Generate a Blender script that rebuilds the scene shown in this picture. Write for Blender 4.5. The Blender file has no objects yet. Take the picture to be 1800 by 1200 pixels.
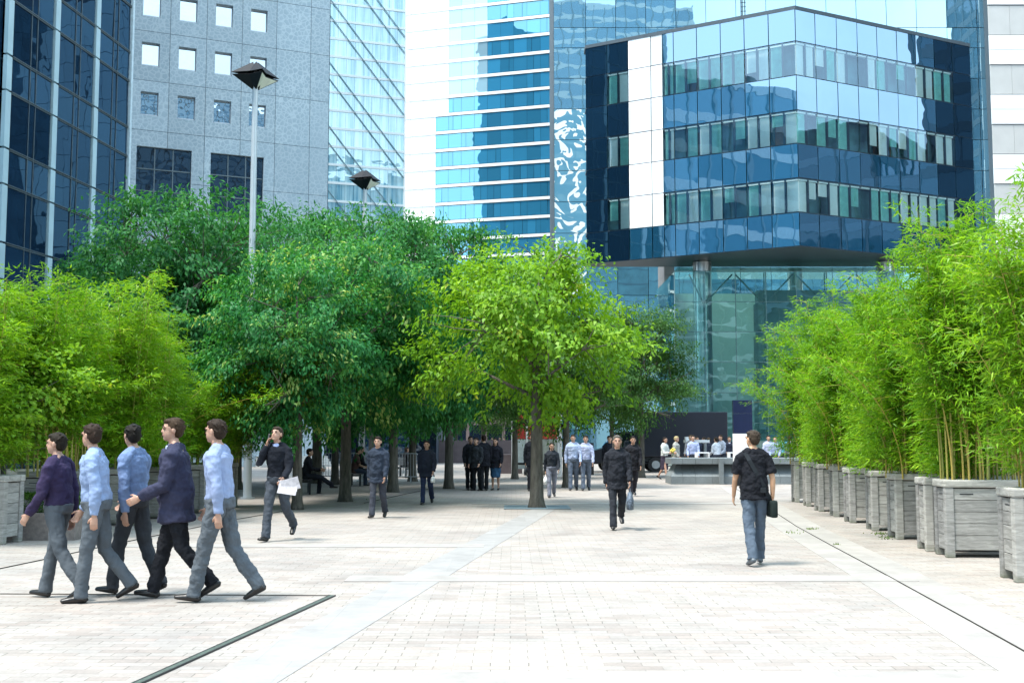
import bpy, bmesh, math, random
import numpy as np
from mathutils import Vector, Matrix
R = math.radians
SC = bpy.context.scene
COL = SC.collection

# ------------------------------------------------------------------ camera, sky, sun, exposure
F = 2000.0                      # focal length in photo pixels (1800 wide)
TH = math.atan(172 / F)         # camera tilt
CH = 1.6                        # eye height
cam_d = bpy.data.cameras.new('camera')
cam = bpy.data.objects.new('camera', cam_d)
COL.objects.link(cam)
cam.location = (0, 0, CH)
cam.rotation_euler = (R(90) + TH, 0, 0)
cam_d.sensor_width = 36
cam_d.lens = 40
cam_d.clip_end = 3000
SC.camera = cam

SUN_DIR = Vector((-0.36, -0.20, 0.90)).normalized()   # towards the sun
EL = math.asin(SUN_DIR.z)
AZ = math.atan2(SUN_DIR.x, SUN_DIR.y)
world = bpy.data.worlds.new('World')
SC.world = world
world.use_nodes = True
wn, wl = world.node_tree.nodes, world.node_tree.links
sky = wn.new('ShaderNodeTexSky')
sky.sky_type = 'NISHITA'
sky.sun_disc = False
sky.sun_elevation = EL
sky.sun_rotation = AZ
sky.air_density = 1.3
sky.dust_density = 2.5
sky.ozone_density = 2.2
wtc = wn.new('ShaderNodeTexCoord')
wcl = wn.new('ShaderNodeTexNoise')
wcl.inputs['Scale'].default_value = 2.2; wcl.inputs['Detail'].default_value = 6; wcl.inputs['Roughness'].default_value = 0.55
wl.new(wtc.outputs['Generated'], wcl.inputs['Vector'])
wcr = wn.new('ShaderNodeValToRGB')
wcr.color_ramp.elements[0].position = 0.40; wcr.color_ramp.elements[0].color = (0.25, 0.25, 0.25, 1)
wcr.color_ramp.elements[1].position = 0.62; wcr.color_ramp.elements[1].color = (0.85, 0.85, 0.85, 1)
wl.new(wcl.outputs[0], wcr.inputs[0])
wmx = wn.new('ShaderNodeMix'); wmx.data_type = 'RGBA'
wl.new(wcr.outputs[0], wmx.inputs[0])
wl.new(sky.outputs[0], wmx.inputs[6])
wmx.inputs[7].default_value = (4.9, 6.5, 7.4, 1)      # thin bright cloud
wl.new(wmx.outputs[2], wn['Background'].inputs[0])
wn['Background'].inputs[1].default_value = 0.15
sun_d = bpy.data.lights.new('sun', 'SUN')
sun_d.energy = 2.1
sun_d.angle = R(14.0)
sun_d.color = (1.0, 0.97, 0.91)
sun = bpy.data.objects.new('sun', sun_d)
COL.objects.link(sun)
sun.rotation_euler = SUN_DIR.to_track_quat('Z', 'Y').to_euler()
SC.view_settings.view_transform = 'Standard'
SC.view_settings.look = 'None'
SC.view_settings.gamma = 1
SC.view_settings.exposure = 1.65

# ------------------------------------------------------------------ helpers
def ray(x, y):
    a, b = (x - 900) / F, (600 - y) / F
    return Vector((a, math.cos(TH) - b * math.sin(TH), math.sin(TH) + b * math.cos(TH)))
def at(x, y, Y):
    d = ray(x, y)
    return Vector((0, 0, CH)) + d * (Y / d.y)
def G(x, y):
    d = ray(x, y)
    p = Vector((0, 0, CH)) + d * (-CH / d.z)
    return Vector((p.x, p.y, 0))

class MB:
    """collects simple shapes, then becomes ONE mesh object"""
    def __init__(s):
        s.v, s.f, s.m, s.t = [], [], [], []
    def face(s, pts, m=0, t=0.5):
        i = len(s.v)
        s.v += [tuple(p) for p in pts]
        s.f.append(tuple(range(i, i + len(pts))))
        s.m.append(m); s.t.append(t)
    def hexa(s, c, m=0, t=0.5):
        i = len(s.v)
        s.v += [tuple(p) for p in c]
        for q in ((0, 3, 2, 1), (4, 5, 6, 7), (0, 1, 5, 4), (1, 2, 6, 5), (2, 3, 7, 6), (3, 0, 4, 7)):
            s.f.append(tuple(i + k for k in q)); s.m.append(m); s.t.append(t)
    def box(s, x0, x1, y0, y1, z0, z1, m=0, t=0.5):
        s.hexa([(x0, y0, z0), (x1, y0, z0), (x1, y1, z0), (x0, y1, z0), (x0, y0, z1), (x1, y0, z1), (x1, y1, z1), (x0, y1, z1)], m, t)
    def bevbox(s, x0, x1, y0, y1, z0, z1, b=0.01, m=0, t=0.5):
        bm = bmesh.new()
        bmesh.ops.create_cube(bm, size=1, matrix=Matrix.Translation(((x0 + x1) / 2, (y0 + y1) / 2, (z0 + z1) / 2)) @ Matrix.Diagonal((x1 - x0, y1 - y0, z1 - z0, 1)))
        bmesh.ops.bevel(bm, geom=bm.edges[:], offset=b, segments=2, profile=0.6, affect='EDGES')
        s.add_bm(bm, m, t)
    def add_bm(s, bm, m=0, t=0.5):
        i = len(s.v)
        bm.verts.index_update()
        s.v += [tuple(v.co) for v in bm.verts]
        for f in bm.faces:
            s.f.append(tuple(i + v.index for v in f.verts)); s.m.append(m); s.t.append(t)
        bm.free()
    def tube(s, pts, rad, n=8, m=0, t=0.5, caps=True):
        pts = [Vector(p) for p in pts]
        rings = []
        up = Vector((0.31, 0.17, 0.93))
        for k, p in enumerate(pts):
            d = (pts[min(k + 1, len(pts) - 1)] - pts[max(k - 1, 0)]).normalized()
            a = d.cross(up if abs(d.dot(up)) < 0.95 else Vector((1, 0, 0))).normalized()
            b = d.cross(a).normalized()
            r = rad[k] if isinstance(rad, (list, tuple)) else rad
            i = len(s.v)
            for j in range(n):
                q = 2 * math.pi * j / n
                s.v.append(tuple(p + a * (r * math.cos(q)) + b * (r * math.sin(q))))
            rings.append(i)
        for k in range(len(rings) - 1):
            for j in range(n):
                j2 = (j + 1) % n
                s.f.append((rings[k] + j, rings[k] + j2, rings[k + 1] + j2, rings[k + 1] + j)); s.m.append(m); s.t.append(t)
        if caps:
            s.f.append(tuple(rings[0] + j for j in range(n))[::-1]); s.m.append(m); s.t.append(t)
            s.f.append(tuple(rings[-1] + j for j in range(n))); s.m.append(m); s.t.append(t)
    def loft(s, pts, radii, hint=(1, 0, 0), n=14, bulge=0.55, m=0):
        """closed elliptical loft; radii are (a along hint, b across)"""
        pts = [Vector(p) for p in pts]
        hint = Vector(hint)
        rings = []
        for k, p in enumerate(pts):
            d = (pts[min(k + 1, len(pts) - 1)] - pts[max(k - 1, 0)]).normalized()
            a = (hint - d * hint.dot(d))
            a = a.normalized() if a.length > 1e-3 else d.orthogonal().normalized()
            b = d.cross(a).normalized()
            ra, rb = radii[k] if isinstance(radii[k], tuple) else (radii[k], radii[k])
            i = len(s.v)
            for j in range(n):
                q = 2 * math.pi * j / n
                s.v.append(tuple(p + a * (ra * math.cos(q)) + b * (rb * math.sin(q))))
            rings.append(i)
        def add(f):
            s.f.append(f); s.m.append(m); s.t.append(0.5)
        for k in range(len(rings) - 1):
            for j in range(n):
                j2 = (j + 1) % n
                add((rings[k] + j, rings[k] + j2, rings[k + 1] + j2, rings[k + 1] + j))
        for e, o in ((0, 1), (len(pts) - 1, len(pts) - 2)):
            d = (pts[e] - pts[o]).normalized()
            rr = radii[e] if isinstance(radii[e], tuple) else (radii[e], radii[e])
            c = len(s.v)
            s.v.append(tuple(pts[e] + d * min(rr) * bulge))
            for j in range(n):
                j2 = (j + 1) % n
                add((rings[e] + j2, rings[e] + j, c) if e == 0 else (rings[e] + j, rings[e] + j2, c))
    def ell(s, c, r, n=12, m=0, rot=None):
        bm = bmesh.new()
        M = Matrix.Translation(c) @ (rot.to_4x4() if rot else Matrix.Identity(4)) @ Matrix.Diagonal((r[0], r[1], r[2], 1))
        bmesh.ops.create_uvsphere(bm, u_segments=n, v_segments=max(6, n // 2 + 2), radius=1, matrix=M)
        s.add_bm(bm, m)
    def cyl(s, c, axis, r, h, n=24, m=0, r2=None):
        a = Vector(axis).normalized()
        c = Vector(c)
        s.tube([c - a * h / 2, c + a * h / 2], [r, r if r2 is None else r2], n=n, m=m)
    def mesh(s, name, mats, smooth=False):
        me = bpy.data.meshes.new(name)
        me.from_pydata(s.v, [], s.f)
        for mm in (mats if isinstance(mats, (list, tuple)) else [mats]):
            me.materials.append(mm)
        me.polygons.foreach_set('material_index', s.m)
        at_ = me.attributes.new('tint', 'FLOAT', 'FACE')
        at_.data.foreach_set('value', s.t)
        if smooth:
            me.polygons.foreach_set('use_smooth', [True] * len(s.f))
        me.update()
        return me
    def build(s, name, mats, parent=None, loc=None, smooth=False):
        o = bpy.data.objects.new(name, s.mesh(name, mats, smooth))
        COL.objects.link(o)
        if parent: o.parent = parent
        if loc is not None: o.location = loc
        return o

def tag(o, label=None, cat=None, group=None, kind=None):
    if label: o['label'] = label
    if cat: o['category'] = cat
    if group: o['group'] = group
    if kind: o['kind'] = kind
    return o
def empty(name, loc, rz=0, label=None, cat=None, group=None):
    o = bpy.data.objects.new(name, None)
    COL.objects.link(o)
    o.location = loc
    o.rotation_euler = (0, 0, rz)
    o.empty_display_size = 0.2
    return tag(o, label, cat, group)
KIDS = {}
def kids(o):
    return [c for c in COL.objects if c.parent == o]
def copy_tree(o, parent=None, pool=None):
    """a thing, its parts and their sub-parts"""
    c = o.copy()
    COL.objects.link(c)
    if parent: c.parent = parent
    for ch in list(o.children):
        copy_tree(ch, c)
    return c

# ------------------------------------------------------------------ materials
MATS = {}
def new_mat(name):
    m = bpy.data.materials.new(name)
    m.use_nodes = True
    n, l = m.node_tree.nodes, m.node_tree.links
    return m, n, l, n['Principled BSDF']
def noise(n, l, vec, scale, detail=3, rough=0.55, dim='3D'):
    t = n.new('ShaderNodeTexNoise')
    t.inputs['Scale'].default_value = scale
    t.inputs['Detail'].default_value = detail
    t.inputs['Roughness'].default_value = rough
    if vec is not None: l.new(vec, t.inputs['Vector'])
    return t
def ramp(n, l, fac, stops):
    r = n.new('ShaderNodeValToRGB')
    e = r.color_ramp.elements
    while len(e) < len(stops): e.new(0.5)
    for k, (p, c) in enumerate(stops):
        e[k].position = p
        e[k].color = (*c, 1) if len(c) == 3 else c
    l.new(fac, r.inputs[0])
    return r
def mixc(n, l, fac, a, b, mode='MIX'):
    m = n.new('ShaderNodeMix')
    m.data_type = 'RGBA'
    m.blend_type = mode
    for sock, v in ((m.inputs[0], fac), (m.inputs[6], a), (m.inputs[7], b)):
        if hasattr(v, 'is_linked'): l.new(v, sock)
        elif isinstance(v, (int, float)): sock.default_value = v
        else: sock.default_value = (*v, 1)
    return m.outputs[2]
def mathn(n, l, op, a, b=None, clamp=False):
    m = n.new('ShaderNodeMath')
    m.operation = op
    m.use_clamp = clamp
    for sock, v in ((m.inputs[0], a), (m.inputs[1], b)):
        if v is None: continue
        if hasattr(v, 'is_linked'): l.new(v, sock)
        else: sock.default_value = v
    return m.outputs[0]
def coords(n, kind='Object'):
    return n.new('ShaderNodeTexCoord').outputs[kind]
def mapped(n, l, vec, scale=(1, 1, 1), loc=(0, 0, 0), rot=(0, 0, 0)):
    m = n.new('ShaderNodeMapping')
    m.inputs['Scale'].default_value = scale
    m.inputs['Location'].default_value = loc
    m.inputs['Rotation'].default_value = rot
    l.new(vec, m.inputs['Vector'])
    return m.outputs[0]
def bump(n, l, h, strength=0.3, dist=0.01):
    b = n.new('ShaderNodeBump')
    b.inputs['Strength'].default_value = strength
    b.inputs['Distance'].default_value = dist
    l.new(h, b.inputs['Height'])
    return b.outputs[0]

def plain(name, c, rough=0.6, metal=0.0, var=0.12, scale=6.0, bmp=0.0, spec=0.5):
    if name in MATS: return MATS[name]
    m, n, l, p = new_mat(name)
    tc = coords(n)
    t = noise(n, l, tc, scale, 5)
    lo = tuple(x * (1 - var) for x in c)
    hi = tuple(min(1, x * (1 + var)) for x in c)
    r = ramp(n, l, t.outputs[0], [(0.3, lo), (0.7, hi)])
    l.new(r.outputs[0], p.inputs['Base Color'])
    p.inputs['Roughness'].default_value = rough
    p.inputs['Metallic'].default_value = metal
    p.inputs['Specular IOR Level'].default_value = spec
    if bmp:
        t2 = noise(n, l, tc, scale * 5, 4)
        l.new(bump(n, l, t2.outputs[0], 0.5, bmp), p.inputs['Normal'])
    MATS[name] = m
    return m

def coated_glass(name, base, tint, f0, wob=0.02, wscale=0.5, rough=0.01, extra=None):
    """opaque reflective curtain-wall glass: dark body, tinted mirror coat, slightly wavy"""
    if name in MATS: return MATS[name]
    m, n, l, p = new_mat(name)
    out = n['Material Output']
    tc = coords(n)
    at_ = n.new('ShaderNodeAttribute'); at_.attribute_name = 'tint'
    b = mixc(n, l, at_.outputs['Fac'], tuple(x * 0.75 for x in base), tuple(x * 1.25 for x in base))
    if extra: b = extra(n, l, tc, b)
    l.new(b, p.inputs['Base Color'])
    p.inputs['Roughness'].default_value = 0.5
    p.inputs['Specular IOR Level'].default_value = 0.0
    g = n.new('ShaderNodeBsdfGlossy')
    g.inputs['Color'].default_value = (*tint, 1)
    g.inputs['Roughness'].default_value = rough
    t1 = noise(n, l, mapped(n, l, tc, (wscale, wscale, wscale * 1.3)), 1.0, 2, 0.5)
    l.new(bump(n, l, t1.outputs[0], 1.0, wob), g.inputs['Normal'])
    fr = n.new('ShaderNodeFresnel'); fr.inputs['IOR'].default_value = 1.5
    fac = mathn(n, l, 'ADD', mathn(n, l, 'MULTIPLY', fr.outputs[0], 1 - f0), f0, clamp=True)
    mx = n.new('ShaderNodeMixShader')
    l.new(fac, mx.inputs[0]); l.new(p.outputs[0], mx.inputs[1]); l.new(g.outputs[0], mx.inputs[2])
    l.new(mx.outputs[0], out.inputs['Surface'])
    MATS[name] = m
    return m
def clear_glass(name, trans, tint, f0, wob=0.01, wscale=0.5):
    if name in MATS: return MATS[name]
    m, n, l, p = new_mat(name)
    out = n['Material Output']
    tc = coords(n)
    g = n.new('ShaderNodeBsdfGlossy')
    g.inputs['Color'].default_value = (*tint, 1)
    g.inputs['Roughness'].default_value = 0.01
    t1 = noise(n, l, mapped(n, l, tc, (wscale, wscale, wscale * 1.3)), 1.0, 2, 0.5)
    l.new(bump(n, l, t1.outputs[0], 1.0, wob), g.inputs['Normal'])
    tr = n.new('ShaderNodeBsdfTransparent'); tr.inputs[0].default_value = (*trans, 1)
    fr = n.new('ShaderNodeFresnel'); fr.inputs['IOR'].default_value = 1.5
    fac = mathn(n, l, 'ADD', mathn(n, l, 'MULTIPLY', fr.outputs[0], 1 - f0), f0, clamp=True)
    mx = n.new('ShaderNodeMixShader')
    l.new(fac, mx.inputs[0]); l.new(tr.outputs[0], mx.inputs[1]); l.new(g.outputs[0], mx.inputs[2])
    l.new(mx.outputs[0], out.inputs['Surface'])
    MATS[name] = m
    return m

def leaf_mat(name, stops, trans=0.35, rough=0.45, spec=0.35):
    m, n, l, p = new_mat(name)
    out = n['Material Output']
    at_ = n.new('ShaderNodeAttribute'); at_.attribute_name = 'tint'
    r = ramp(n, l, at_.outputs['Fac'], stops)
    l.new(r.outputs[0], p.inputs['Base Color'])
    p.inputs['Roughness'].default_value = rough
    p.inputs['Specular IOR Level'].default_value = spec
    t = n.new('ShaderNodeBsdfTranslucent')
    l.new(mixc(n, l, 1.0, r.outputs[0], (1.25, 1.2, 0.5), 'MULTIPLY'), t.inputs['Color'])
    mx = n.new('ShaderNodeMixShader'); mx.inputs[0].default_value = trans
    l.new(p.outputs[0], mx.inputs[1]); l.new(t.outputs[0], mx.inputs[2])
    l.new(mx.outputs[0], out.inputs['Surface'])
    return m

def paver_mat():
    m, n, l, p = new_mat('brick_paving')
    tc = coords(n)
    br = n.new('ShaderNodeTexBrick')
    wv = noise(n, l, tc, 2.5, 3)
    sc_ = n.new('ShaderNodeVectorMath'); sc_.operation = 'MULTIPLY_ADD'
    l.new(wv.outputs['Color'], sc_.inputs[0]); sc_.inputs[1].default_value = (0.03, 0.022, 0); l.new(tc, sc_.inputs[2])
    l.new(sc_.outputs[0], br.inputs['Vector'])
    br.inputs['Scale'].default_value = 1
    br.inputs['Brick Width'].default_value = 0.27
    br.inputs['Row Height'].default_value = 0.125
    br.inputs['Mortar Size'].default_value = 0.005
    br.inputs['Mortar Smooth'].default_value = 0.2
    br.inputs['Bias'].default_value = 0.0
    br.inputs['Color1'].default_value = (0.0, 0, 0, 1)
    br.inputs['Color2'].default_value = (1, 1, 1, 1)
    br.offset_frequency = 2
    tone = ramp(n, l, br.outputs['Color'], [(0.0, (0.325, 0.280, 0.245)), (0.3, (0.362, 0.328, 0.292)), (0.65, (0.378, 0.346, 0.311)), (1.0, (0.385, 0.328, 0.285))])
    big = noise(n, l, tc, 0.22, 4, 0.6)
    bigr = ramp(n, l, big.outputs[0], [(0.3, (0.80, 0.80, 0.82)), (0.7, (1.06, 1.05, 1.03))])
    c = mixc(n, l, 1.0, tone.outputs[0], bigr.outputs[0], 'MULTIPLY')
    fine = noise(n, l, tc, 30, 3, 0.6)
    finr = ramp(n, l, fine.outputs[0], [(0.3, (0.88, 0.88, 0.88)), (0.7, (1.05, 1.05, 1.05))])
    c = mixc(n, l, 1.0, c, finr.outputs[0], 'MULTIPLY')
    jm = noise(n, l, tc, 1.3, 4, 0.7)
    jr = ramp(n, l, jm.outputs[0], [(0.42, (0.12, 0.12, 0.12)), (0.60, (1, 1, 1))])
    c = mixc(n, l, mathn(n, l, 'MULTIPLY', br.outputs['Fac'], jr.outputs[0]), c, (0.15, 0.135, 0.115))
    # dark dirty spots and lost grout, rarer
    sp = noise(n, l, tc, 9, 2, 0.5)
    spr = ramp(n, l, sp.outputs[0], [(0.66, (0, 0, 0)), (0.74, (1, 1, 1))])
    c = mixc(n, l, mathn(n, l, 'MULTIPLY', spr.outputs[0], 0.35), c, (0.22, 0.20, 0.17))
    # broad stains and gum spots trodden into the stone
    st = noise(n, l, tc, 0.7, 6, 0.7)
    st.inputs['Distortion'].default_value = 1.5
    sr = ramp(n, l, st.outputs[0], [(0.42, (1.03, 1.03, 1.03)), (0.72, (0.78, 0.79, 0.80))])
    c = mixc(n, l, 1.0, c, sr.outputs[0], 'MULTIPLY')
    gv = n.new('ShaderNodeTexVoronoi'); gv.inputs['Scale'].default_value = 1.6; l.new(tc, gv.inputs['Vector'])
    gm = ramp(n, l, gv.outputs['Distance'], [(0.035, (1, 1, 1)), (0.05, (0, 0, 0))])
    c = mixc(n, l, mathn(n, l, 'MULTIPLY', gm.outputs[0], 0.4), c, (0.16, 0.155, 0.15))
    l.new(c, p.inputs['Base Color'])
    p.inputs['Roughness'].default_value = 0.75
    p.inputs['Specular IOR Level'].default_value = 0.25
    l.new(bump(n, l, mathn(n, l, 'SUBTRACT', fine.outputs[0], br.outputs['Fac']), 0.35, 0.006), p.inputs['Normal'])
    return m
def slab_mat(name, c, w=1.0, h=0.5):
    m, n, l, p = new_mat(name)
    tc = coords(n)
    br = n.new('ShaderNodeTexBrick')
    l.new(tc, br.inputs['Vector'])
    br.inputs['Scale'].default_value = 1
    br.inputs['Brick Width'].default_value = w
    br.inputs['Row Height'].default_value = h
    br.inputs['Mortar Size'].default_value = 0.005
    br.inputs['Color1'].default_value = (*[x * 0.93 for x in c], 1)
    br.inputs['Color2'].default_value = (*[x * 1.05 for x in c], 1)
    br.inputs['Mortar'].default_value = (*[x * 0.93 for x in c], 1)
    t = noise(n, l, tc, 2.2, 8, 0.72)
    r = ramp(n, l, t.outputs[0], [(0.3, (0.78, 0.78, 0.78)), (0.7, (1.08, 1.08, 1.08))])
    l.new(mixc(n, l, 1.0, br.outputs['Color'], r.outputs[0], 'MULTIPLY'), p.inputs['Base Color'])
    p.inputs['Roughness'].default_value = 0.7
    p.inputs['Specular IOR Level'].default_value = 0.3
    return m
def wood_mat():
    m, n, l, p = new_mat('weathered_wood')
    tc = coords(n)
    at_ = n.new('ShaderNodeAttribute'); at_.attribute_name = 'tint'
    info = n.new('ShaderNodeObjectInfo')
    shift = n.new('ShaderNodeCombineXYZ')
    l.new(mathn(n, l, 'MULTIPLY', info.outputs['Random'], 20), shift.inputs[0])
    l.new(mathn(n, l, 'MULTIPLY', at_.outputs['Fac'], 30), shift.inputs[2])
    add = n.new('ShaderNodeVectorMath'); add.operation = 'ADD'
    l.new(mapped(n, l, tc, (2.2, 2.2, 14)), add.inputs[0]); l.new(shift.outputs[0], add.inputs[1])
    t = noise(n, l, add.outputs[0], 1.6, 7, 0.65)
    t.inputs['Distortion'].default_value = 0.8
    r = ramp(n, l, t.outputs[0], [(0.25, (0.16, 0.155, 0.145)), (0.5, (0.29, 0.285, 0.27)), (0.75, (0.43, 0.42, 0.40))])
    tone = ramp(n, l, at_.outputs['Fac'], [(0, (0.8, 0.8, 0.8)), (1, (1.2, 1.19, 1.16))])
    c = mixc(n, l, 1.0, r.outputs[0], tone.outputs[0], 'MULTIPLY')
    tone2 = ramp(n, l, info.outputs['Random'], [(0, (0.86, 0.86, 0.87)), (1, (1.18, 1.16, 1.12))])
    c = mixc(n, l, 1.0, c, tone2.outputs[0], 'MULTIPLY')
    # green algae near the feet
    sep = n.new('ShaderNodeSeparateXYZ'); l.new(tc, sep.inputs[0])
    g = ramp(n, l, mathn(n, l, 'ADD', sep.outputs[2], mathn(n, l, 'MULTIPLY', t.outputs[0], 0.25)), [(0.10, (1, 1, 1)), (0.24, (0, 0, 0))])
    c = mixc(n, l, mathn(n, l, 'MULTIPLY', g.outputs[0], 0.45), c, (0.14, 0.16, 0.08))
    l.new(c, p.inputs['Base Color'])
    p.inputs['Roughness'].default_value = 0.8
    p.inputs['Specular IOR Level'].default_value = 0.2
    l.new(bump(n, l, t.outputs[0], 0.5, 0.004), p.inputs['Normal'])
    return m
def pebble_mat():
    m, n, l, p = new_mat('pebbled_concrete')
    tc = coords(n)
    wob = noise(n, l, tc, 2.5, 2)
    v = n.new('ShaderNodeTexVoronoi'); v.feature = 'DISTANCE_TO_EDGE'
    v.inputs['Scale'].default_value = 3.9
    l.new(mixc(n, l, 0.12, tc, wob.outputs['Color'], 'ADD'), v.inputs['Vector'])
    v2 = n.new('ShaderNodeTexVoronoi'); v2.inputs['Scale'].default_value = 3.9
    l.new(mixc(n, l, 0.12, tc, wob.outputs['Color'], 'ADD'), v2.inputs['Vector'])
    stone = ramp(n, l, v2.outputs['Color'], [(0.0, (0.31, 0.405, 0.46)), (1.0, (0.345, 0.44, 0.495))])
    e = ramp(n, l, v.outputs[0], [(0.03, (1, 1, 1)), (0.13, (0, 0, 0))])
    big = noise(n, l, tc, 0.12, 4, 0.6)
    k = ramp(n, l, big.outputs[0], [(0.35, (0.35, 0.35, 0.35)), (0.7, (1, 1, 1))])
    c = mixc(n, l, mathn(n, l, 'MULTIPLY', e.outputs[0], k.outputs[0]), stone.outputs[0], (0.48, 0.575, 0.615))
    at_ = n.new('ShaderNodeAttribute'); at_.attribute_name = 'tint'
    tone = ramp(n, l, at_.outputs['Fac'], [(0, (0.93, 0.93, 0.93)), (1, (1.06, 1.06, 1.06))])
    l.new(mixc(n, l, 1.0, c, tone.outputs[0], 'MULTIPLY'), p.inputs['Base Color'])
    p.inputs['Roughness'].default_value = 0.85
    l.new(bump(n, l, v.outputs[0], 0.4, 0.02), p.inputs['Normal'])
    return m
def stripe_mat(name, a, b, scale, gloss=0.0):
    """hanging curtains: soft vertical stripes in the cloth itself"""
    def ex(n, l, tc, base):
        t = noise(n, l, mapped(n, l, tc, (scale, scale, 0.12)), 1.0, 3, 0.6)
        return ramp(n, l, t.outputs[0], [(0.36, a), (0.62, b)]).outputs[0]
    return ex
def granite_mat():
    m, n, l, p = new_mat('grey_granite')
    tc = coords(n)
    t = noise(n, l, tc, 45, 3, 0.7)
    b = noise(n, l, tc, 1.5, 4, 0.6)
    c = ramp(n, l, t.outputs[0], [(0.35, (0.11, 0.13, 0.135)), (0.65, (0.24, 0.265, 0.27))])
    k = ramp(n, l, b.outputs[0], [(0.3, (0.8, 0.8, 0.8)), (0.7, (1.1, 1.1, 1.1))])
    l.new(mixc(n, l, 1.0, c.outputs[0], k.outputs[0], 'MULTIPLY'), p.inputs['Base Color'])
    p.inputs['Roughness'].default_value = 0.6
    return m
def bark_mat():
    m, n, l, p = new_mat('bark')
    tc = coords(n)
    t = noise(n, l, mapped(n, l, tc, (14, 14, 3)), 1.0, 6, 0.65)
    c = ramp(n, l, t.outputs[0], [(0.3, (0.055, 0.05, 0.042)), (0.7, (0.16, 0.145, 0.12))])
    l.new(c.outputs[0], p.inputs['Base Color'])
    p.inputs['Roughness'].default_value = 0.9
    p.inputs['Specular IOR Level'].default_value = 0.15
    l.new(bump(n, l, t.outputs[0], 0.7, 0.02), p.inputs['Normal'])
    return m
def cane_mat():
    m, n, l, p = new_mat('bamboo_cane')
    at_ = n.new('ShaderNodeAttribute'); at_.attribute_name = 'tint'
    c = ramp(n, l, at_.outputs['Fac'], [(0, (0.26, 0.24, 0.05)), (0.6, (0.42, 0.31, 0.06)), (1, (0.30, 0.33, 0.07))])
    l.new(c.outputs[0], p.inputs['Base Color'])
    p.inputs['Roughness'].default_value = 0.45
    return m
def cloth(c, wr=0.02):
    key = 'cloth_%.3f_%.3f_%.3f' % c
    if key in MATS: return MATS[key]
    m, n, l, p = new_mat(key)
    tc = coords(n)
    t = noise(n, l, mapped(n, l, tc, (7, 7, 5)), 1.0, 3, 0.5)
    t.inputs['Distortion'].default_value = 1.2
    r = ramp(n, l, t.outputs[0], [(0.3, tuple(x * 0.88 for x in c)), (0.7, tuple(min(1, x * 1.1) for x in c))])
    l.new(r.outputs[0], p.inputs['Base Color'])
    p.inputs['Roughness'].default_value = 0.9
    p.inputs['Specular IOR Level'].default_value = 0.15
    l.new(bump(n, l, t.outputs[0], 0.5, wr * 0.5), p.inputs['Normal'])
    MATS[key] = m
    return m

M_PAVE = paver_mat()
M_BAND = slab_mat('pale_slab', (0.312, 0.298, 0.282), 0.53, 1.4)
M_BANDX = slab_mat('warm_slab', (0.35, 0.323, 0.295), 1.1, 0.6)
M_WOOD = wood_mat()
M_PEB = pebble_mat()
M_GRAN = granite_mat()
M_BARK = bark_mat()
M_CANE = cane_mat()
M_SOIL = plain('soil', (0.05, 0.04, 0.03), 0.95, var=0.4, scale=20)
M_DARKMETAL = plain('dark_metal', (0.03, 0.035, 0.04), 0.4, 0.6)
M_GREYMETAL = plain('grey_metal', (0.42, 0.45, 0.47), 0.4, 0.7, var=0.06)
M_STEEL = plain('brushed_steel', (0.55, 0.58, 0.58), 0.3, 0.9, var=0.06)
M_BLACK = plain('black_paint', (0.012, 0.013, 0.016), 0.35)
M_WHITE = plain('white_paint', (0.80, 0.80, 0.79), 0.5, var=0.03, scale=1.5)
M_VOID = plain('dark_interior', (0.012, 0.02, 0.028), 0.9, spec=0.1)
M_JOINT = plain('joint_dark', (0.07, 0.095, 0.115), 0.7, spec=0.2)

# ------------------------------------------------------------------ ground
gb = MB()
gb.face([(-900, -900, 0), (900, -900, 0), (900, 1500, 0), (-900, 1500, 0)])
tag(gb.build('ground', M_PAVE), kind='structure')
def strip(name, pts, w0, mat, z=0.004):
    """a flat band following photo-ground points, w0 wide to the left of the line"""
    b = MB()
    P = [Vector(p) for p in pts]
    L, Rr = [], []
    for k, p in enumerate(P):
        d = (P[min(k + 1, len(P) - 1)] - P[max(0, k - 1)]).normalized()
        nrm = Vector((-d.y, d.x, 0))
        L.append(p + nrm * w0); Rr.append(p)
    for k in range(len(P) - 1):
        b.face([Rr[k] + Vector((0, 0, z)), Rr[k + 1] + Vector((0, 0, z)), L[k + 1] + Vector((0, 0, z)), L[k] + Vector((0, 0, z))])
        for q0, q1 in ((Rr[k], Rr[k + 1]), (L[k + 1], L[k])):
            b.face([(q0.x, q0.y, -0.02), (q1.x, q1.y, -0.02), (q1.x, q1.y, z), (q0.x, q0.y, z)])
    for q0, q1 in ((L[0], Rr[0]), (Rr[-1], L[-1])):
        b.face([(q0.x, q0.y, -0.02), (q1.x, q1.y, -0.02), (q1.x, q1.y, z), (q0.x, q0.y, z)])
    return b.build(name, mat)
a0, a1 = G(900, 942), G(487, 1200)
dA = (a0 - a1).normalized()
tag(strip('paving_band', [a1 - dA * 6, a0 + dA * 7.5], 0.53, M_BAND), kind='structure')
yb = G(900, 1010).y
for (yy, w, x0, x1) in ((G(900, 1022).y, 0.55, -1.9, 4.6), (G(900, 1212).y, 0.55, -1.35, 4.2), (G(900, 962).y, 0.5, -6.6, -0.42), (G(900, 886).y, 0.6, -1.0, 6.6)):
    tag(strip('paving_course', [(x0, yy, 0), (x1, yy, 0)], w, M_BANDX, 0.008), kind='structure')
# slab edging either side of the right-hand slot drain
rp = [G(1285, 854), G(1345, 889), G(1400, 925), G(1460, 958), G(1520, 990), G(1600, 1034), G(1700, 1089), G(1800, 1145), G(1960, 1232)]
tag(strip('paving_edge', list(reversed(rp)), 0.42, M_BANDX, 0.004), kind='structure')
tag(strip('paving_border', list(reversed([p + Vector((0.44, 0, 0)) for p in rp])), 0.42, M_BANDX, 0.004), kind='structure')

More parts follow.
